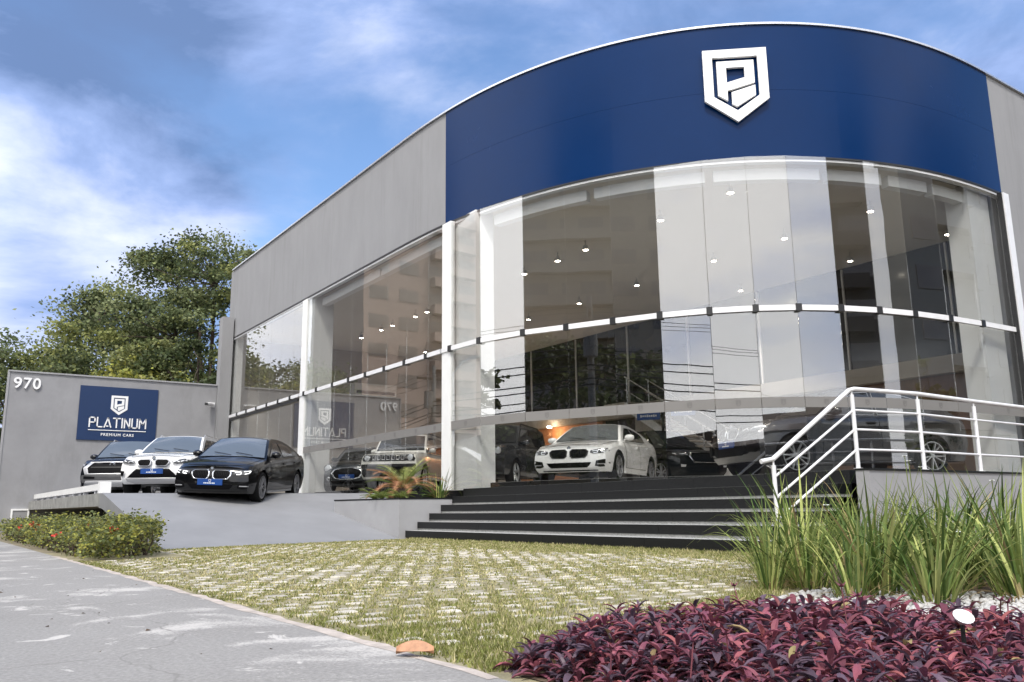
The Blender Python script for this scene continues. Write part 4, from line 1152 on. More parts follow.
# white iris flowers standing on thin stems among the leaves
for (x, y, z) in ((6.9, 4.0, 1.02), (7.3, 4.2, 1.0), (8.2, 4.6, .98), (5.6, 3.9, .62), (6.2, 3.25, .42), (6.0, 4.6, .92), (7.2, 3.45, .80)):
    f = thing('white_iris', (x, y, 0), 'small white flower on a thin stem among the tall grass clumps', 'flower', 'white flowers among the strap-leaf grass')
    mb = MB(); mb.tube([(x, y, 0), (x+.02, y, z*.6), (x, y, z)], .004, 5); mb.build('stem', blade_a, f)
    mb = MB()
    for k in range(6):
        a = k*pi/3; d = Vector((cos(a), sin(a), 0)); s = Vector((-sin(a), cos(a), 0)); c = Vector((x, y, z))
        mb.grid([[c, c+d*.001], [c+d*.018-s*.012+Vector((0,0,.012)), c+d*.018+s*.012+Vector((0,0,.012))], [c+d*.036+Vector((0,0,.006)), c+d*.037+Vector((0,0,.006))]])
    mb.build('petals', petal_white, f)

# planting bed floor, white pebbles
def far_x(y): return interp([(-1, 4.6), (.8, 4.2), (1.8, 3.85), (2.25, 3.65), (2.74, 3.3), (3.1, 2.75), (3.3, 2.3)], y)
sheet('planting_bed', [(1.96, -1.5), (9.0, -1.5), (34, 5), (34, 6.41), (8.9, 6.41), (6.1, 4.4), (5, 3.85), (4.16, 3.6), (3.16, 3.4), (2.56, 3.17), (1.96, 2.82)], .0095, soil)
pebble = mat('white_pebble', (.47, .46, .44), .7, var=.15, scale=9)
mb = MB(); r = random.Random(3)
ico = [(0,0,1),(.89,0,.45),(.28,.85,.45),(-.72,.53,.45),(-.72,-.53,.45),(.28,-.85,.45),(.72,.53,-.45),(-.28,.85,-.45),(-.89,0,-.45),(-.28,-.85,-.45),(.72,-.53,-.45)]
icf = [(0,1,2),(0,2,3),(0,3,4),(0,4,5),(0,5,1),(1,6,2),(2,7,3),(3,8,4),(4,9,5),(5,10,1),(2,6,7),(3,7,8),(4,8,9),(5,9,10),(1,10,6)]
k = 0
while k < 3600:
    y = r.uniform(.8, 4.0); x = r.uniform(2.6, 6.2)
    if x < far_x(y)-.35 or y > bed_edge(x)-.12 or y < .38*x-.3: continue
    if r.random() > .9-.28*abs(x-4.4): continue
    s = r.uniform(.010, .024); a = r.uniform(0, 6.28); sx, sy, sz = s*r.uniform(.8, 1.4), s*r.uniform(.8, 1.2), s*r.uniform(.5, .8)
    mb.add([(x+sx*(u*cos(a)-v*sin(a)), y+sy*(u*sin(a)+v*cos(a)), .012+sz*w+r.uniform(0, .006)) for u, v, w in ico], icf); k += 1
tag(mb.build('white_pebbles', pebble, loc=(4, 3, 0), smooth=80), 'white pebbles scattered on the soil between the purple ground cover and the grass clumps', 'pebbles', kind='stuff')

# purple ground cover
mb = MB(); r = random.Random(21); cnt = 0; pts = []
while cnt < 1450:
    x = r.uniform(1.98, 4.3); y = r.uniform(.3, 3.25)
    if x > far_x(y) or y > bed_edge(x)-.06 or y < .36*x-.35: continue
    if any((x-a)**2+(y-b)**2 < .0030 for a, b in pts[-400:]): continue
    pts.append((x, y)); cnt += 1
    edge = min(1, (bed_edge(x)-y)/.35, (x-1.95)/.25+.25)
    patch = .5+.5*sin(x*2.3+1)*cos(y*2.9)
    h = (.05+.125*r.random()+.05*patch)*clamp(edge, .3, 1)
    red = r.random() < .25+.5*clamp((x-2.4)/1.4)
    n = r.randint(7, 11); a0 = r.uniform(0, 6.28); tl = r.uniform(-.2, .2), r.uniform(-.2, .2)
    for q in range(n):
        t = q/n; az = a0+q*2.4; L = r.uniform(.065, .125)*(1-.35*t)*(.75+.35*patch); el = .05+t*1.15+r.uniform(-.15, .15)
        mi = r.choices([0, 1, 2, 3], [4, 1.2, 4.5, .25] if red else [4, 4.5, .8, .12])[0]
        base = (x+tl[0]*.05, y+tl[1]*.05, max(.01, h-.05+.05*t))
        # lanceolate leaf: wide in the middle, folded along the midrib
        d = Vector((cos(az), sin(az), 0)); s = Vector((-sin(az), cos(az), 0)); p = Vector(base); ang = el; rows = []
        for i in range(5):
            u = i/4; ww = .0145*(sin(pi*(u*.86+.10))**.8)*(L/.1)+.0004
            up = d*(-sin(ang))+Vector((0, 0, cos(ang)))
            rows.append([p-s*ww+up*ww*.55, p, p+s*ww+up*ww*.55])
            p = p+(d*cos(ang)+Vector((0, 0, sin(ang))))*L/4; ang -= .26
        mb.grid(rows, mi)
    if r.random() < .016:                                        # a few taller sprigs
        top = Vector((x+r.uniform(-.05, .05), y+r.uniform(-.05, .05), h+r.uniform(.08, .16)))
        mb.tube([(x, y, h-.05), tuple(top)], .003, 4, 0)
        for q in range(5):
            a = q*1.26; e = top+Vector((cos(a)*.035, sin(a)*.035, .02)); sd = Vector((-sin(a)*.008, cos(a)*.008, 0))
            mb.add([top-sd, top+sd, e], [(0, 1, 2)], 0)
tag(mb.build('purple_ground_cover', [purple_a, purple_b, purple_c, blade_d], loc=(3, 2, 0)), 'dense purple-leaved ground cover along the front edge of the bed', 'ground cover', kind='stuff')

# garden lamp and fallen leaf
gl_ = thing('garden_spotlight', (2.88, 1.53, 0), 'small white garden spotlight standing in the purple ground cover', 'garden light')
mb = MB(); mb.tube([(2.88, 1.53, 0), (2.88, 1.53, .25)], .008, 6); mb.build('stake', black_metal, gl_)
mb = MB(); rows = []
ax = Vector((-.35, -.5, .8)).normalized(); u_ = ax.cross(Vector((0, 0, 1))).normalized(); v_ = ax.cross(u_)
for rad, hh in ((.002, .163), (.014, .165), (.031, .187), (.033, .191), (.029, .189), (.014, .176), (.002, .174)):
    rows.append([tuple(Vector((2.88, 1.53, 0)) + Vector((0, 0, .245)) + ax*(hh-.165) + (u_*cos(2*pi*q/18)+v_*sin(2*pi*q/18))*rad) for q in range(18)])
mb.grid(rows, close=True); mb.build('lamp_head', white_paint, gl_, smooth=40)
fl = MB(); rows = []
for i in range(9):
    t = i/8; c = Vector((1.80+.13*t-.02, 3.42-.10*t, .022+.012*sin(pi*t))); s = Vector((.52, .75, .30)); w = .045*sin(pi*(.06+.9*t))**.8
    rows.append([tuple(c-s*w+Vector((0, 0, .018))), tuple(c), tuple(c+s*w+Vector((0, 0, .026)))])
fl.grid(rows)
tag(fl.build('fallen_leaf', mat('dry_leaf', (.43, .225, .125), .6, var=.25, scale=30), loc=(1.85, 3.37, 0)), 'orange-brown fallen leaf on the turf beside the pavement edge', 'leaf')

mb = MB(); r = random.Random(12)
for k in range(70):
    x, y = r.uniform(-1.6, 1.78), r.uniform(2.6, 11); s_ = r.uniform(.006, .022)
    a = r.uniform(0, 6.28); c, d = cos(a)*s_, sin(a)*s_
    mb.add([(x-c, y-d, .0135), (x+d*.5, y-c*.5, .0138+s_*.4), (x+c, y+d, .0135), (x-d*.5, y+c*.5, .014)], [(0, 1, 2, 3)], k % 2)
tag(mb.build('pavement_litter', [soil, bark], loc=(0, 5, 0)), 'small dark bits of leaf and grit scattered on the worn pavement', 'litter', kind='stuff')

# short turf in the paver cells and along the steps
mb = MB(); r = random.Random(8)
def nz(x, y): return .5+.25*sin(1.7*x+.6*y)+.25*sin(2.9*y-1.3*x+1.1)*cos(.8*x)
def on_block(x, y):
    j = round((y-3.0)/PYS); yy = 3.0+j*PYS; xo = 2.05+(j % 2)*PXS/2; i = round((x-xo)/PXS); xx = xo+i*PXS
    return abs(x-xx) < .07 and abs(y-yy) < .044
cnt = 0
while cnt < 32000:
    u = r.random()
    y = 2.9+13.6*u**1.35; x = r.uniform(1.93, 9.0)
    lim = interp([(3.72, 15.6), (5.3, 16.05), (7.0, 16.25), (8.7, 16.6)], x)
    if y < bed_edge(x)-.05 or y > lim: continue
    if x < 3.5 and y > 12.9: continue
    strip = x > 7.7+.3*sin(y) or y > lim-.5 or x < 2.06+.10*sin(y*1.3) or y < bed_edge(x)+.3 or (y < 4.3 and x < 2.9)
    blk = on_block(x, y)
    if blk and not strip and r.random() < .95: continue
    if blk and strip and r.random() < .45 and x < 7.6: continue
    n_ = nz(x, y)
    if not strip and r.random() > .16+.55*n_*n_*1.5: continue
    near_ = clamp((7-y)/4)
    hgt = (.009+.015*r.random())*(1.3 if strip else 1)*(1+.2*near_)
    if x > 8.75: hgt *= 1.8
    if x < 2.5 and y > 5: hgt *= .62
    green = r.random() < (.58 if near_ > .3 else .40)+(.18 if strip else 0)+(.25 if x < 2.4 and (y < 5 or y > 10.5) else 0)
    wd = .0045 if y < 6 else .007 if y < 10 else .011
    for q in range(5 if y < 7 else 4):
        a = r.uniform(0, 6.28); le = hgt*r.uniform(.6, 1.3); lx, ly = cos(a)*le*r.uniform(.2, .9), sin(a)*le*r.uniform(.2, .9)
        bx_, by_ = x+r.uniform(-.03, .03), y+r.uniform(-.03, .03); b2 = r.uniform(0, 6.28)
        mb.add([(bx_-wd*cos(b2), by_-wd*sin(b2), .004), (bx_+wd*cos(b2), by_+wd*sin(b2), .004), (bx_+lx, by_+ly, .006+le)], [(0, 1, 2)], 0 if green != (r.random() < .2) else 1)
    cnt += 1
tag(mb.build('short_turf', [grass_a, grass_b], loc=(5, 9, 0)), 'short patchy yellow-green turf growing between the forecourt pavers and along the steps', 'grass', kind='stuff')

# hedge
def leaf_quad(mb, c, sz, r, mi, flat=.5):
    a = r.uniform(0, 6.28); e = r.uniform(-1, 1)*flat
    d = Vector((cos(a)*cos(e), sin(a)*cos(e), sin(e))); u = Vector((r.uniform(-1, 1), r.uniform(-1, 1), r.uniform(-1, 1))); s = d.cross(u)
    if s.length < .05: s = Vector((0, 0, 1)).cross(d)
    s = s.normalized()*sz*.36; d = d*sz; c = Vector(c); up = Vector((0, 0, sz*.08))
    mb.add([c-d*.5, c+s-up, c+d*.5, c-s-up], [(0, 1, 2), (0, 2, 3)], mi)
hd = thing('flowering_hedge', (2.7, 18, 0), 'low green hedge with a few red flowers along the pavement below the ramp', 'hedge')
r = random.Random(4)
HP = [(1.98, 12.8), (1.98, 27), (3.3, 27), (3.5, 15.4), (3.2, 13.8), (2.6, 12.8)]
def in_poly(x, y, P):
    c = False; n = len(P)
    for i in range(n):
        (x0, y0), (x1, y1) = P[i], P[(i+1) % n]
        if (y0 > y) != (y1 > y) and x < (x1-x0)*(y-y0)/(y1-y0)+x0: c = not c
    return c
def hedge_h(x, y): return (.47+.07*sin(3.1*y+x)+.05*sin(7.3*y+2*x)+.04*sin(5*x))*clamp(min((x-1.9)/.35+.45, (3.65-x)/.3+.5, (y-12.3)/.5+.5), .4, 1)
mb = MB(); cnt = 0
while cnt < 24000:
    x, y = r.uniform(1.9, 3.62), 12.4+14.6*r.random()**1.5
    if not in_poly(x, y, HP): continue
    h = hedge_h(x, y); z = h*(1-abs(r.gauss(0, .16))) if r.random() < .62 else r.uniform(.03, h)
    if r.random() < .03: z = h+r.uniform(0, .12)
    leaf_quad(mb, (x+r.gauss(0, .03), y+r.gauss(0, .03), max(.03, z)), r.uniform(.038, .072), r, r.choices([0, 1, 2, 3], [3.5, 3.5, 1.2, 4.0])[0])
    cnt += 1
mb.build('foliage', [leaf_a, leaf_b, leaf_c, leaf_y], hd)
mb = MB()
for k in range(240):
    x, y = r.uniform(2.1, 3.1), r.uniform(13.4, 26.5)
    if not in_poly(x, y, HP): continue
    for q in range(3):
        mb.tube([(x, y, 0), (x+r.uniform(-.1, .1), y+r.uniform(-.1, .1), .22), (x+r.uniform(-.2, .2), y+r.uniform(-.2, .2), hedge_h(x, y)*.95)], [.012, .008, .003], 4)
mb.build('branches', bark, hd)
for (x, y) in ((3.0, 14.1), (2.15, 14.6), (2.4, 13.2), (2.05, 18.6), (2.1, 20.0), (2.0, 15.6), (2.2, 13.9), (2.05, 21.5)):
    fb = MB(); z = hedge_h(x, y)*r.uniform(.75, 1.0)+.03
    for q in range(16): leaf_quad(fb, (x+r.gauss(0, .04), y+r.gauss(0, .04), z+r.gauss(0, .025)), .05, r, 0)
    fb.build('flower_head', petal_red, hd)

# planter plants: a cycad with dry fronds, low green fronds and a spiky clump
cy_ = thing('cycad', (9.55, 18.1, .88), 'spreading cycad with some dried orange fronds in the grey planter', 'cycad')
r = random.Random(9)
mb = MB(); mb.lathe([(.14, .87), (.16, 1.0), (.12, 1.12), (.02, 1.16)], 'z', (9.55, 18.1, 0), 10); mb.build('trunk', bark, cy_)
dry = leafmat('dry_frond', (.46, .24, .13), .7, .25)
def frond(mb, base, az, L, lean, droop, mi, nl=22, ll=.13):
    d = Vector((cos(az), sin(az), 0)); s = Vector((-sin(az), cos(az), 0)); p = Vector(base); ang = pi/2-lean; pp = [p.copy()]
    for i in range(nl):
        t = i/nl; step = L/nl; f = d*cos(ang)+Vector((0, 0, sin(ang))); up = d*(-sin(ang))+Vector((0, 0, cos(ang)))
        if t > .12:
            l_ = ll*sin(pi*(.12+.83*t))**.6
            for sg in (1, -1):
                e = p+(s*sg*.85+f*.45+up*.28)*l_; q = f*.010
                mb.add([p-q, p+q, e], [(0, 1, 2)], mi)
        p = p+f*step; pp.append(p.copy()); ang -= droop/nl
    mb.tube([tuple(q) for q in pp], [lerp(.010, .003, i/len(pp)) for i in range(len(pp))], 4, mi)
for k in range(34):
    a = k*2.4; mbk = MB(); lean = .25+1.0*(k/34)+r.uniform(-.1, .1)
    isdry = k in (4, 9, 12, 15, 17, 18, 20, 21, 23, 25, 27, 28, 30, 31, 33)
    frond(mbk, (9.55+.05*cos(a), 18.1+.05*sin(a), 1.12), a, r.uniform(.85, 1.15), lean, r.uniform(1.0, 1.9) if isdry else r.uniform(.8, 1.4), 0, 26, .17)
    mbk.build('frond', dry if isdry else (blade_a if k % 3 else blade_b), cy_)
for (x, y) in ((9.15, 17.4), (9.05, 18.6), (10.0, 17.5), (9.7, 19.0), (8.9, 17.9)):
    mbk = MB()
    for k in range(16): frond(mbk, (x, y, .885), k*2.4, r.uniform(.3, .5), .5+.04*k, 1.0, 0, 14, .09)
    tag(mbk.build('fern', blade_a if x < 9.5 else blade_c, None, (x, y, .885)), 'low green fern in the grey planter around the cycad', 'fern', 'ferns in the grey planter')
mbk = grass_clump_mesh(77, 30, (.5, .95)); o = mbk.build('spiky_plant', CLB, None, (0, 0, 0)); o.location = (10.1, 17.3, .88)
tag(o, 'spiky narrow-leaved plant in the planter beside the top black step', 'plant')

# ------------------------------------------------------------------ trees
def tree(name, label, base, H, crown_c, crown_r, seed, nclump, per, leaf=.2, mats=None, group='trees beyond the boundary wall', spread=.75, cat='tree'):
    r = random.Random(seed); t = thing(name, (base[0], base[1], 0), label, cat, group)
    tb = MB(); B = Vector((base[0], base[1], 0)); C = Vector(crown_c); fork = Vector((lerp(B.x, C.x, .5), lerp(B.y, C.y, .5), max(1.2, C.z-crown_r[2]*.75)))
    r0 = H*.02
    tb.tube([B, B.lerp(fork, .5)+Vector((r.uniform(-.15, .15), r.uniform(-.15, .15), 0)), fork], [r0*1.3, r0, r0*.8], 8)
    clumps = []
    for k in range(nclump):
        while True:
            v = Vector((r.uniform(-1, 1), r.uniform(-1, 1), r.uniform(-1, 1)))
            if .35 < v.length < 1 and r.random() < v.length**1.5: break
        c = C+Vector((v.x*crown_r[0], v.y*crown_r[1], v.z*crown_r[2]))
        clumps.append(c)
    limbs = []
    for k in range(7):
        a = 2*pi*k/7+r.uniform(-.3, .3); e = C+Vector((cos(a)*crown_r[0]*.5, sin(a)*crown_r[1]*.5, crown_r[2]*r.uniform(-.2, .5)))
        mid = fork.lerp(e, .5)+Vector((r.uniform(-.3, .3), r.uniform(-.3, .3), r.uniform(-.1, .5)))
        tb.tube([fork, mid, e], [r0*.55, r0*.35, r0*.16], 6); limbs += [mid, e, fork.lerp(mid, .6), mid.lerp(e, .5)]
    cb = MB()
    for c in clumps:
        l = min(limbs, key=lambda q: (q-c).length)
        tb.tube([l, l.lerp(c, .5)+Vector((0, 0, r.uniform(-.2, .3))), c], [r0*.15, r0*.09, r0*.03], 4, cap=False)
        s = r.uniform(.55, 1.15)*spread; mi = r.choices(range(len(mats)), [3, 2, 2.2, .8][:len(mats)])[0]
        for q in range(int(per*r.uniform(.6, 1.3))):
            u = Vector((r.gauss(0, 1), r.gauss(0, 1), r.gauss(0, .42)))*s*.62
            u.z -= .10*(u.x*u.x+u.y*u.y)/max(s, .1)
            leaf_quad(cb, c+u, leaf*r.uniform(.7, 1.3), r, mi if r.random() < .75 else r.randrange(len(mats)), .8)
    tb.build('trunk', bark, t); cb.build('crown', mats, t)
    return t
TM = [leafmat('tree_leaf_olive', (.15, .18, .082), .5, .4, .8, 1.2), leafmat('tree_leaf_pale', (.235, .265, .125), .5, .4, .8, 1.2), leafmat('tree_leaf_dark', (.08, .10, .045), .5, .4, .8, 1.2), leafmat('tree_leaf_lime', (.27, .29, .10), .5, .4, .8, 1.2)]
LM = [leaf_a, leaf_b, leaf_c, leaf_y]
tree('broadleaf_tree', 'large spreading tree with layered pale green foliage rising behind the boundary wall', (13.0, 48), 16, (13.0, 48, 10.6), (5.6, 4.5, 5.8), 1, 185, 290, .19, TM, spread=1.05)
tree('broadleaf_tree', 'medium tree left of the large spreading one, its crown sloping down to the left', (12.2, 75), 18, (12.2, 75, 12.2), (6.0, 4.8, 6.8), 2, 115, 250, .29, TM, spread=1.6)
tree('broadleaf_tree', 'low thin tree at the far left edge above the house number', (3.5, 47), 9.5, (4.2, 47, 6.7), (3.2, 2.6, 3.0), 3, 75, 200, .18, TM, spread=1.0)
tree('broadleaf_tree', 'dark bushy tree directly behind the boundary wall next to the pier', (10.9, 41.5), 9, (10.6, 42, 6.7), (2.3, 2.0, 2.4), 4, 34, 190, .2, [leaf_c, leaf_a, leaf_c], spread=.75)
tree('broadleaf_tree', 'light lime-green bushy tree peeping over the wall above the blue sign', (7.0, 40), 7, (6.9, 40, 5.5), (2.0, 1.3, 1.35), 5, 24, 150, .19, [leaf_y, leaf_b, leaf_a], spread=.6)
tree('broadleaf_tree', 'small bushy tree standing left of the boundary wall at the edge of the photo', (1.7, 43), 7.5, (1.6, 43, 4.2), (1.5, 1.5, 3.2), 6, 34, 170, .2, [leaf_a, leaf_c, leaf_b], spread=.7)
tree('broadleaf_tree', 'bright green tree between the lime bush and the dark tree behind the wall', (9.0, 43), 9, (9.0, 43.5, 6.9), (1.9, 1.7, 2.0), 7, 30, 150, .2, [leaf_b, leaf_a, leaf_y], spread=.7)

# ------------------------------------------------------------------ across the street (seen mirrored in the glass)
def tower(label, x0, x1, y0, y1, h, wm, axis, floors, balc=True):
    t = thing('apartment_tower', ((x0+x1)/2, (y0+y1)/2, 0), label, 'apartment tower')
    mb = MB(); mb.box(x0, x1, y0, y1, 0, h); mb.build('wall', wm, t)
    fh = h/floors
    for k in range(1, floors):
        z = k*fh
        mb = MB()
        if axis == 'x':
            xf = x1
            n = max(2, int((y1-y0)/3.2))
            for q in range(n):
                a = lerp(y0, y1, (q+.18)/n); b = lerp(y0, y1, (q+.82)/n); mb.box(xf, xf+.06, a, b, z+.9, z+2.3)
        else:
            yf = y1 if axis == 'y+' else y0; sg = 1 if axis == 'y+' else -1
            n = max(2, int((x1-x0)/3.2))
            for q in range(n):
                a = lerp(x0, x1, (q+.18)/n); b = lerp(x0, x1, (q+.82)/n); ya, yb = sorted((yf, yf+.06*sg)); mb.box(a, b, ya, yb, z+.9, z+2.3)
        mb.build('window_row', t_window, t)
        if balc:
            mb = MB()
            if axis == 'x': mb.box(x1+.06, x1+1.1, lerp(y0, y1, .3), lerp(y0, y1, .7), z-.1, z+.9)
            else:
                ya, yb = sorted((yf+.07*sg, yf+1.1*sg)); mb.box(lerp(x0, x1, .25), lerp(x0, x1, .75), ya, yb, z-.1, z+.9)
            mb.build('balcony', wm, t)
    mb = MB(); mb.box(x0-.2, x1+.2, y0-.2, y1+.2, h+.002, h+.6); mb.build('roof_parapet', wm, t)
    return t
t_beige = mat('tower_beige', (.36, .31, .25), .85, var=.08, scale=.2); t_pink = mat('tower_salmon', (.37, .29, .25), .85, var=.08, scale=.2); t_brown = mat('tower_brown', (.085, .07, .06), .85, var=.1, scale=.2); t_window = mat('tower_window', (.20, .175, .16), .3, var=.3, scale=.3); t_grey = mat('tower_grey', (.22, .22, .21), .85, var=.1, scale=.2)
tower('beige apartment tower across the street, mirrored in the middle panes', -60, -46, 1, 26, 38, t_beige, 'x', 12)
tower('salmon apartment tower up the street, mirrored in the left panes', -46, -14.5, 78, 92, 46, t_pink, 'y-', 15)
tower('narrow brown apartment tower down the street, mirrored in a dark pane', 22.5, 31.5, -40, -30, 30, t_brown, 'y+', 10)
tower('grey apartment block with white balconies, mirrored in the right panes', 40, 62, -26, -14, 24, t_grey, 'y+', 8)
def low_house(x0, x1, y0, y1, h, wm, lab):
    t = thing('offcamera_house', ((x0+x1)/2, (y0+y1)/2, 0), lab, 'house')
    mb = MB(); mb.box(x0, x1, y0, y1, 0, h); mb.build('wall', wm, t)
    mb = MB(); mb.add([(x0-.4, y0-.4, h+.003), (x1+.4, y0-.4, h+.003), (x1+.4, y1+.4, h+.003), (x0-.4, y1+.4, h+.003), (x0-.4, (y0+y1)/2, h+1.5), (x1+.4, (y0+y1)/2, h+1.5)], [(0,1,5,4), (2,3,4,5), (0,4,3), (1,2,5), (3,2,1,0)]); mb.build('roof', mat('clay_roof', (.07, .045, .035), .9, var=.2, scale=2), t)
    n = int((x1-x0)/3)
    for q in range(n):
        a = lerp(x0, x1, (q+.25)/n); b = lerp(x0, x1, (q+.75)/n); mb = MB()
        mb.box(a, b, y1+.003, y1+.06, .1 if q % 3 == 1 else 1.0, 2.4); mb.build('door' if q % 3 == 1 else 'window', dark_in, t)
low_house(-31, -22, -17, .5, 4.4, mat('house_dark_green', (.045, .05, .04), .9, var=.2, scale=.5), 'dark green house added across the road to darken reflections beside the white sedan')  # invented house, keeps bright low sky out of the pane beside the sedan
low_house(-30, -20, 28, 60, 5.9, t_brown, 'long brown house added up the street to darken reflections beside the white corner column')  # added dark mass so panes by the corner column reflect less sky
low_house(-26, -15.5, -42, -19, 4.6, t_brown, 'long brown house added across the road to darken reflections behind the stair railing')  # put in to cover a bright low reflection in the curved panes
low_house(-3, 8.5, -31, -24, 5.2, t_brown, 'low brown house added down the street to darken reflections in the middle panes')  # added to block low sky in the mirrored view
low_house(9.2, 20.5, -32, -25, 5.6, t_grey, 'low grey house added down the street to block mirrored sky above the long black suv')  # likewise added, hides mirrored sky in front of the suv
low_house(33, 47, -13, -7, 4.2, t_beige, 'low beige house to the right of the photographer, mirrored in the right panes')
def pole(x, y, h, lab):
    t = thing('utility_pole', (x, y, 0), lab, 'utility pole')
    mb = MB(); mb.tube([(x, y, 0), (x, y, h)], [.17, .12], 10); mb.build('post', slab_con, t)
    mb = MB(); mb.box(x-1.1, x+1.1, y-.06, y+.06, h-.9, h-.76); mb.build('crossarm', bark, t)
    mb = MB(); mb.tube([(x+.35, y, h-2.6), (x+.35, y, h-1.6)], .28, 12); mb.build('transformer', t_grey, t)
PY = (-46, -16, 14, 44, 76)
for k, y in enumerate(PY): pole(-3.4, y, 9.2, 'concrete utility pole on the kerb behind the photographer, ' + ['fifth', 'fourth', 'third', 'second', 'first'][k] + ' from the salmon tower')
for k, (dx, z0) in enumerate(((-1.0, 8.5), (0, 8.52), (1.0, 8.5), (.14, 7.0), (.16, 6.75), (.14, 6.3), (.16, 6.1), (.15, 5.75), (.16, 5.5))):
    mb = MB()
    for a, b in zip(PY, PY[1:]):
        pts = [(-3.4+dx, lerp(a, b, i/10), z0-4*(.35+.09*k)*(i/10)*(1-i/10)) for i in range(11)]
        mb.tube(pts, .012 if z0 > 8 else .028, 5)
    tag(mb.build('overhead_cable', trim, None, (-3.4, 20, z0)), 'black overhead cable strung between the utility poles along the kerb', 'cable', 'overhead cables along the street')
lp = thing('street_lamp', (-6, 40, 0), 'double-armed street lamp beyond the kerb, mirrored in the left panes', 'street lamp')
mb = MB(); mb.tube([(-6, 40, 0), (-6, 40, 8.5)], [.1, .07], 8); mb.build('post', white_metal, lp)
for s in (1, -1):
    mb = MB(); mb.tube([(-6, 40, 8.4), (-6, 40+s*.9, 9.0), (-6, 40+s*2.0, 9.1)], .05, 6); mb.build('arm', white_metal, lp)
    mb = MB(); mb.box(-6.15, -5.85, 40+s*2.0-.35, 40+s*2.0+.35, 9.02, 9.16); mb.build('lamp_head', t_grey, lp)
tree('street_tree', 'round dark street tree across the road behind the photographer', (-17, 10), 9, (-17, 10, 6), (3, 3.5, 3), 31, 40, 90, .35, [leaf_c, leaf_a], 'trees across the street')
tree('street_tree', 'tall street tree across the road, farther up the street', (-18, 34), 10, (-18, 34, 6.5), (3.2, 3.5, 3.4), 32, 40, 90, .35, [leaf_a, leaf_c], 'trees across the street')
tree('street_tree', 'big dark tree in front of the beige tower, the nearer to the photographer', (-24, 5), 12, (-24, 5, 7.2), (4.5, 4.5, 4.6), 34, 60, 120, .4, [leaf_c, leaf_c, leaf_a], 'trees across the street', spread=1.1)
tree('street_tree', 'big dark tree in front of the beige tower, the one farther up the street', (-25, 16), 13, (-25, 16, 7.4), (5, 5.5, 5), 35, 60, 120, .4, [leaf_c, leaf_c, leaf_a], 'trees across the street', spread=1.1)
tree('street_tree', 'big dark tree between the beige tower and the tall street tree', (-27, 25.5), 12, (-27, 25.5, 7), (4.5, 4.5, 4.6), 36, 60, 120, .4, [leaf_c, leaf_c, leaf_a], 'trees across the street', spread=1.1)
tree('street_tree', 'street tree to the right of the photographer beside the grey block', (34, -9), 9, (34, -9, 4.6), (4, 2.5, 3), 33, 40, 90, .35, [leaf_a, leaf_c], 'trees across the street')

# ------------------------------------------------------------------ sky, sun, camera
w = bpy.data.worlds.new('World'); sc.world = w; w.use_nodes = True
nt = w.node_tree; N = nt.nodes; L = nt.links
bg = N['Background']; bg.inputs['Strength'].default_value = .10
SUN_EL, SUN_AZ = radians(54), radians(226)          # azimuth counter-clockwise from +x
sky = N.new('ShaderNodeTexSky'); sky.sky_type = 'NISHITA'; sky.sun_disc = False; sky.sun_elevation = SUN_EL
sky.sun_rotation = radians(90) - SUN_AZ; sky.air_density = 1.1; sky.dust_density = .6; sky.ozone_density = 1.6
tc = N.new('ShaderNodeTexCoord'); D = tc.outputs['Generated']
def vm(op, a, b=None):
    n = N.new('ShaderNodeVectorMath'); n.operation = op; L.new(a, n.inputs[0])
    if b is not None:
        if hasattr(b, 'links'): L.new(b, n.inputs[1])
        else: n.inputs[1].default_value = b
    return n
def fm(op, a, b=None, cl=False):
    n = N.new('ShaderNodeMath'); n.operation = op; n.use_clamp = cl
    for i, v in enumerate((a, b)):
        if v is None: continue
        if hasattr(v, 'links'): L.new(v, n.inputs[i])
        else: n.inputs[i].default_value = v
    return n.outputs[0]
sep = N.new('ShaderNodeSeparateXYZ'); L.new(D, sep.inputs[0])
zz = fm('ADD', fm('MAXIMUM', sep.outputs[2], 0.0), .22)
cmb = N.new('ShaderNodeCombineXYZ'); L.new(fm('DIVIDE', sep.outputs[0], zz), cmb.inputs[0]); L.new(fm('DIVIDE', sep.outputs[1], zz), cmb.inputs[1])
def cn(scale, detail, rough, off, dist=0.):
    mp = N.new('ShaderNodeMapping'); mp.inputs['Location'].default_value = off; L.new(cmb.outputs[0], mp.inputs[0])
    n = N.new('ShaderNodeTexNoise'); n.inputs['Scale'].default_value = scale; n.inputs['Detail'].default_value = detail; n.inputs['Roughness'].default_value = rough; n.inputs['Distortion'].default_value = dist
    L.new(mp.outputs[0], n.inputs['Vector']); return n.outputs['Fac']
def blob(d, wdeg, amp):
    v = Vector(d).normalized(); dt = vm('DOT_PRODUCT', D, tuple(v)).outputs['Value']
    mr = N.new('ShaderNodeMapRange'); mr.interpolation_type = 'SMOOTHSTEP'; mr.inputs['From Min'].default_value = cos(radians(wdeg)); mr.inputs['From Max'].default_value = 1.0
    mr.inputs['To Min'].default_value = 0; mr.inputs['To Max'].default_value = amp; L.new(dt, mr.inputs['Value']); return mr.outputs[0]
def total(base, items):
    v = base
    for i in items: v = fm('ADD', v, i)
    return v
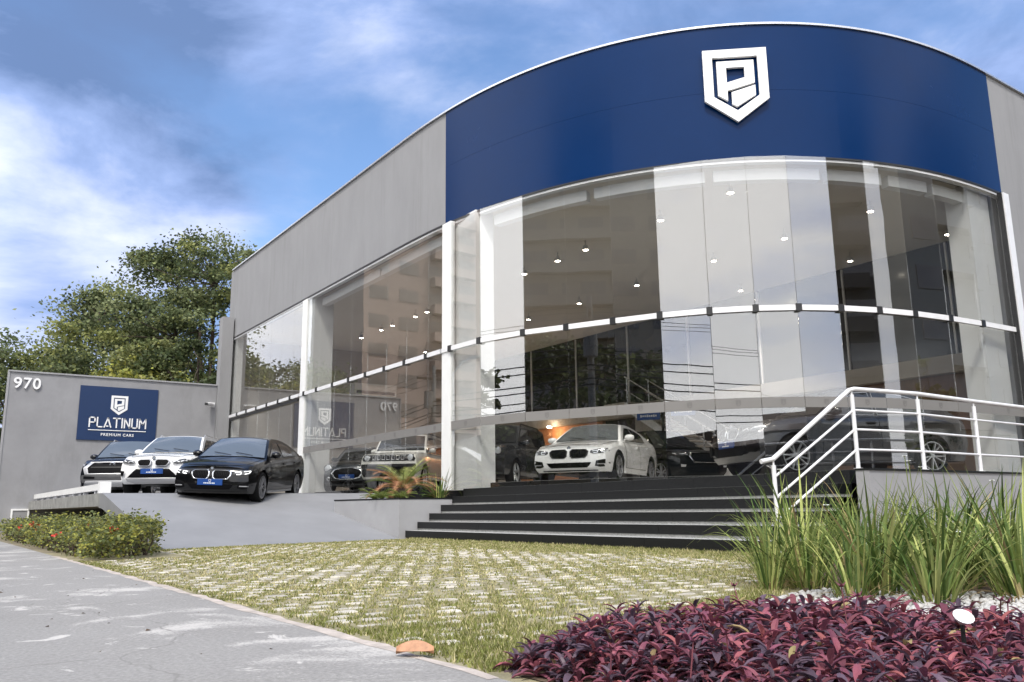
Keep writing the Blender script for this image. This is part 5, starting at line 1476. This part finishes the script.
# cloud cover: broken over the showroom, closed and white behind the photographer
def cn3(scale, detail, rough, off, dist=0., st=(1, 1, 2.3)):
    mp = N.new('ShaderNodeMapping'); mp.inputs['Location'].default_value = off; mp.inputs['Scale'].default_value = st; L.new(D, mp.inputs[0])
    n = N.new('ShaderNodeTexNoise'); n.inputs['Scale'].default_value = scale; n.inputs['Detail'].default_value = detail; n.inputs['Roughness'].default_value = rough; n.inputs['Distortion'].default_value = dist
    L.new(mp.outputs[0], n.inputs['Vector']); return n.outputs['Fac']
BEH = (-.75, -.65, .2)
cov = total(cn3(2.6, 9, .56, (3.2, 1.7, .4), .3), [blob((.085, .955, .27), 14, .24), blob((.11, .97, .17), 16, .10), blob((.409, .749, .521), 17, .10), blob((.83, .36, .45), 24, .14), blob((.10, .90, .45), 17, .24),
    blob((.27, .885, .378), 13, -.08), blob((.412, .80, .435), 12, -.07), blob((.60, .60, .529), 9, -.03), blob(BEH, 108, .36), blob((-.28, .92, .27), 22, .3), blob((-.8, .55, .27), 30, .3), blob((.52, -.82, .27), 26, .25)])
den = N.new('ShaderNodeMapRange'); den.interpolation_type = 'SMOOTHSTEP'; den.inputs['From Min'].default_value = .42; den.inputs['From Max'].default_value = .74; L.new(cov, den.inputs['Value'])
lum = total(cn3(3.6, 8, .58, (7.3, 4.1, 2.2), .3), [blob((.085, .955, .28), 12, .16), blob((.409, .749, .521), 15, .10), blob((.10, .90, .46), 17, -.20), blob((.11, .97, .17), 7, -.12), blob((.83, .36, .45), 26, -.12), blob(BEH, 108, .42), blob((-.28, .92, .27), 22, .3), blob((-.8, .55, .27), 32, .3), blob((.52, -.82, .27), 26, .25)])
crp = N.new('ShaderNodeValToRGB'); e = crp.color_ramp.elements
e[0].position = .28; e[0].color = (1.5, 2.4, 4.6, 1); e[1].position = .88; e[1].color = (11.0, 11.0, 11.2, 1)
m1 = e.new(.46); m1.color = (3.2, 4.4, 7.6, 1); m2 = e.new(.62); m2.color = (6.2, 7.0, 9.4, 1)
L.new(lum, crp.inputs[0])
skc = N.new('ShaderNodeMixRGB'); skc.blend_type = 'MULTIPLY'; skc.inputs[0].default_value = 1; skc.inputs[2].default_value = (1.35, 1.52, 1.75, 1); L.new(sky.outputs[0], skc.inputs[1])
mxs = N.new('ShaderNodeMixRGB'); L.new(den.outputs[0], mxs.inputs[0]); L.new(skc.outputs[0], mxs.inputs[1]); L.new(crp.outputs[0], mxs.inputs[2])
bst = vm('SCALE', mxs.outputs[0]); L.new(total(1.0, [blob(BEH, 108, .75), blob((-.28, .92, .27), 22, .4), blob((-.8, .55, .27), 34, .5)]), bst.inputs['Scale'])
L.new(bst.outputs[0], bg.inputs['Color'])

sl = bpy.data.lights.new('sun', 'SUN'); sl.energy = 2.7; sl.angle = radians(11); sl.color = (1, .95, .87)
so = bpy.data.objects.new('sun', sl); COL.objects.link(so)
sd = Vector((cos(SUN_EL)*cos(SUN_AZ), cos(SUN_EL)*sin(SUN_AZ), sin(SUN_EL)))
so.rotation_euler = (-sd).to_track_quat('-Z', 'Y').to_euler(); so.location = (-20, -20, 40)

cam = bpy.data.cameras.new('camera'); co = bpy.data.objects.new('camera', cam); COL.objects.link(co)
cam.sensor_fit = 'HORIZONTAL'; cam.sensor_width = 36; cam.lens = 842.966/1024*36; cam.clip_start = .05; cam.clip_end = 2000
Rw = Matrix(((0.8185434956742347, 0.10234111202993829, 0.565254670460917), (-0.5743186191717792, 0.1664002621772539, 0.8015416872627165), (-0.012027857748794425, -0.9807330164401608, 0.19498225842921701)))
right, down, fwd = Rw.col[0], Rw.col[1], Rw.col[2]
M4 = Matrix((( right.x, -down.x, -fwd.x, 0), (right.y, -down.y, -fwd.y, 0), (right.z, -down.z, -fwd.z, .63), (0, 0, 0, 1)))
co.matrix_world = M4
sc.camera = co
sc.view_settings.view_transform = 'Standard'; sc.view_settings.look = 'None'; sc.view_settings.exposure = .32; sc.view_settings.gamma = 1
sc.render.engine = 'CYCLES'
cy = sc.cycles; cy.max_bounces = 8; cy.transparent_max_bounces = 24; cy.glossy_bounces = 4; cy.diffuse_bounces = 3; cy.sample_clamp_indirect = 6; cy.caustics_reflective = False; cy.use_denoising = True
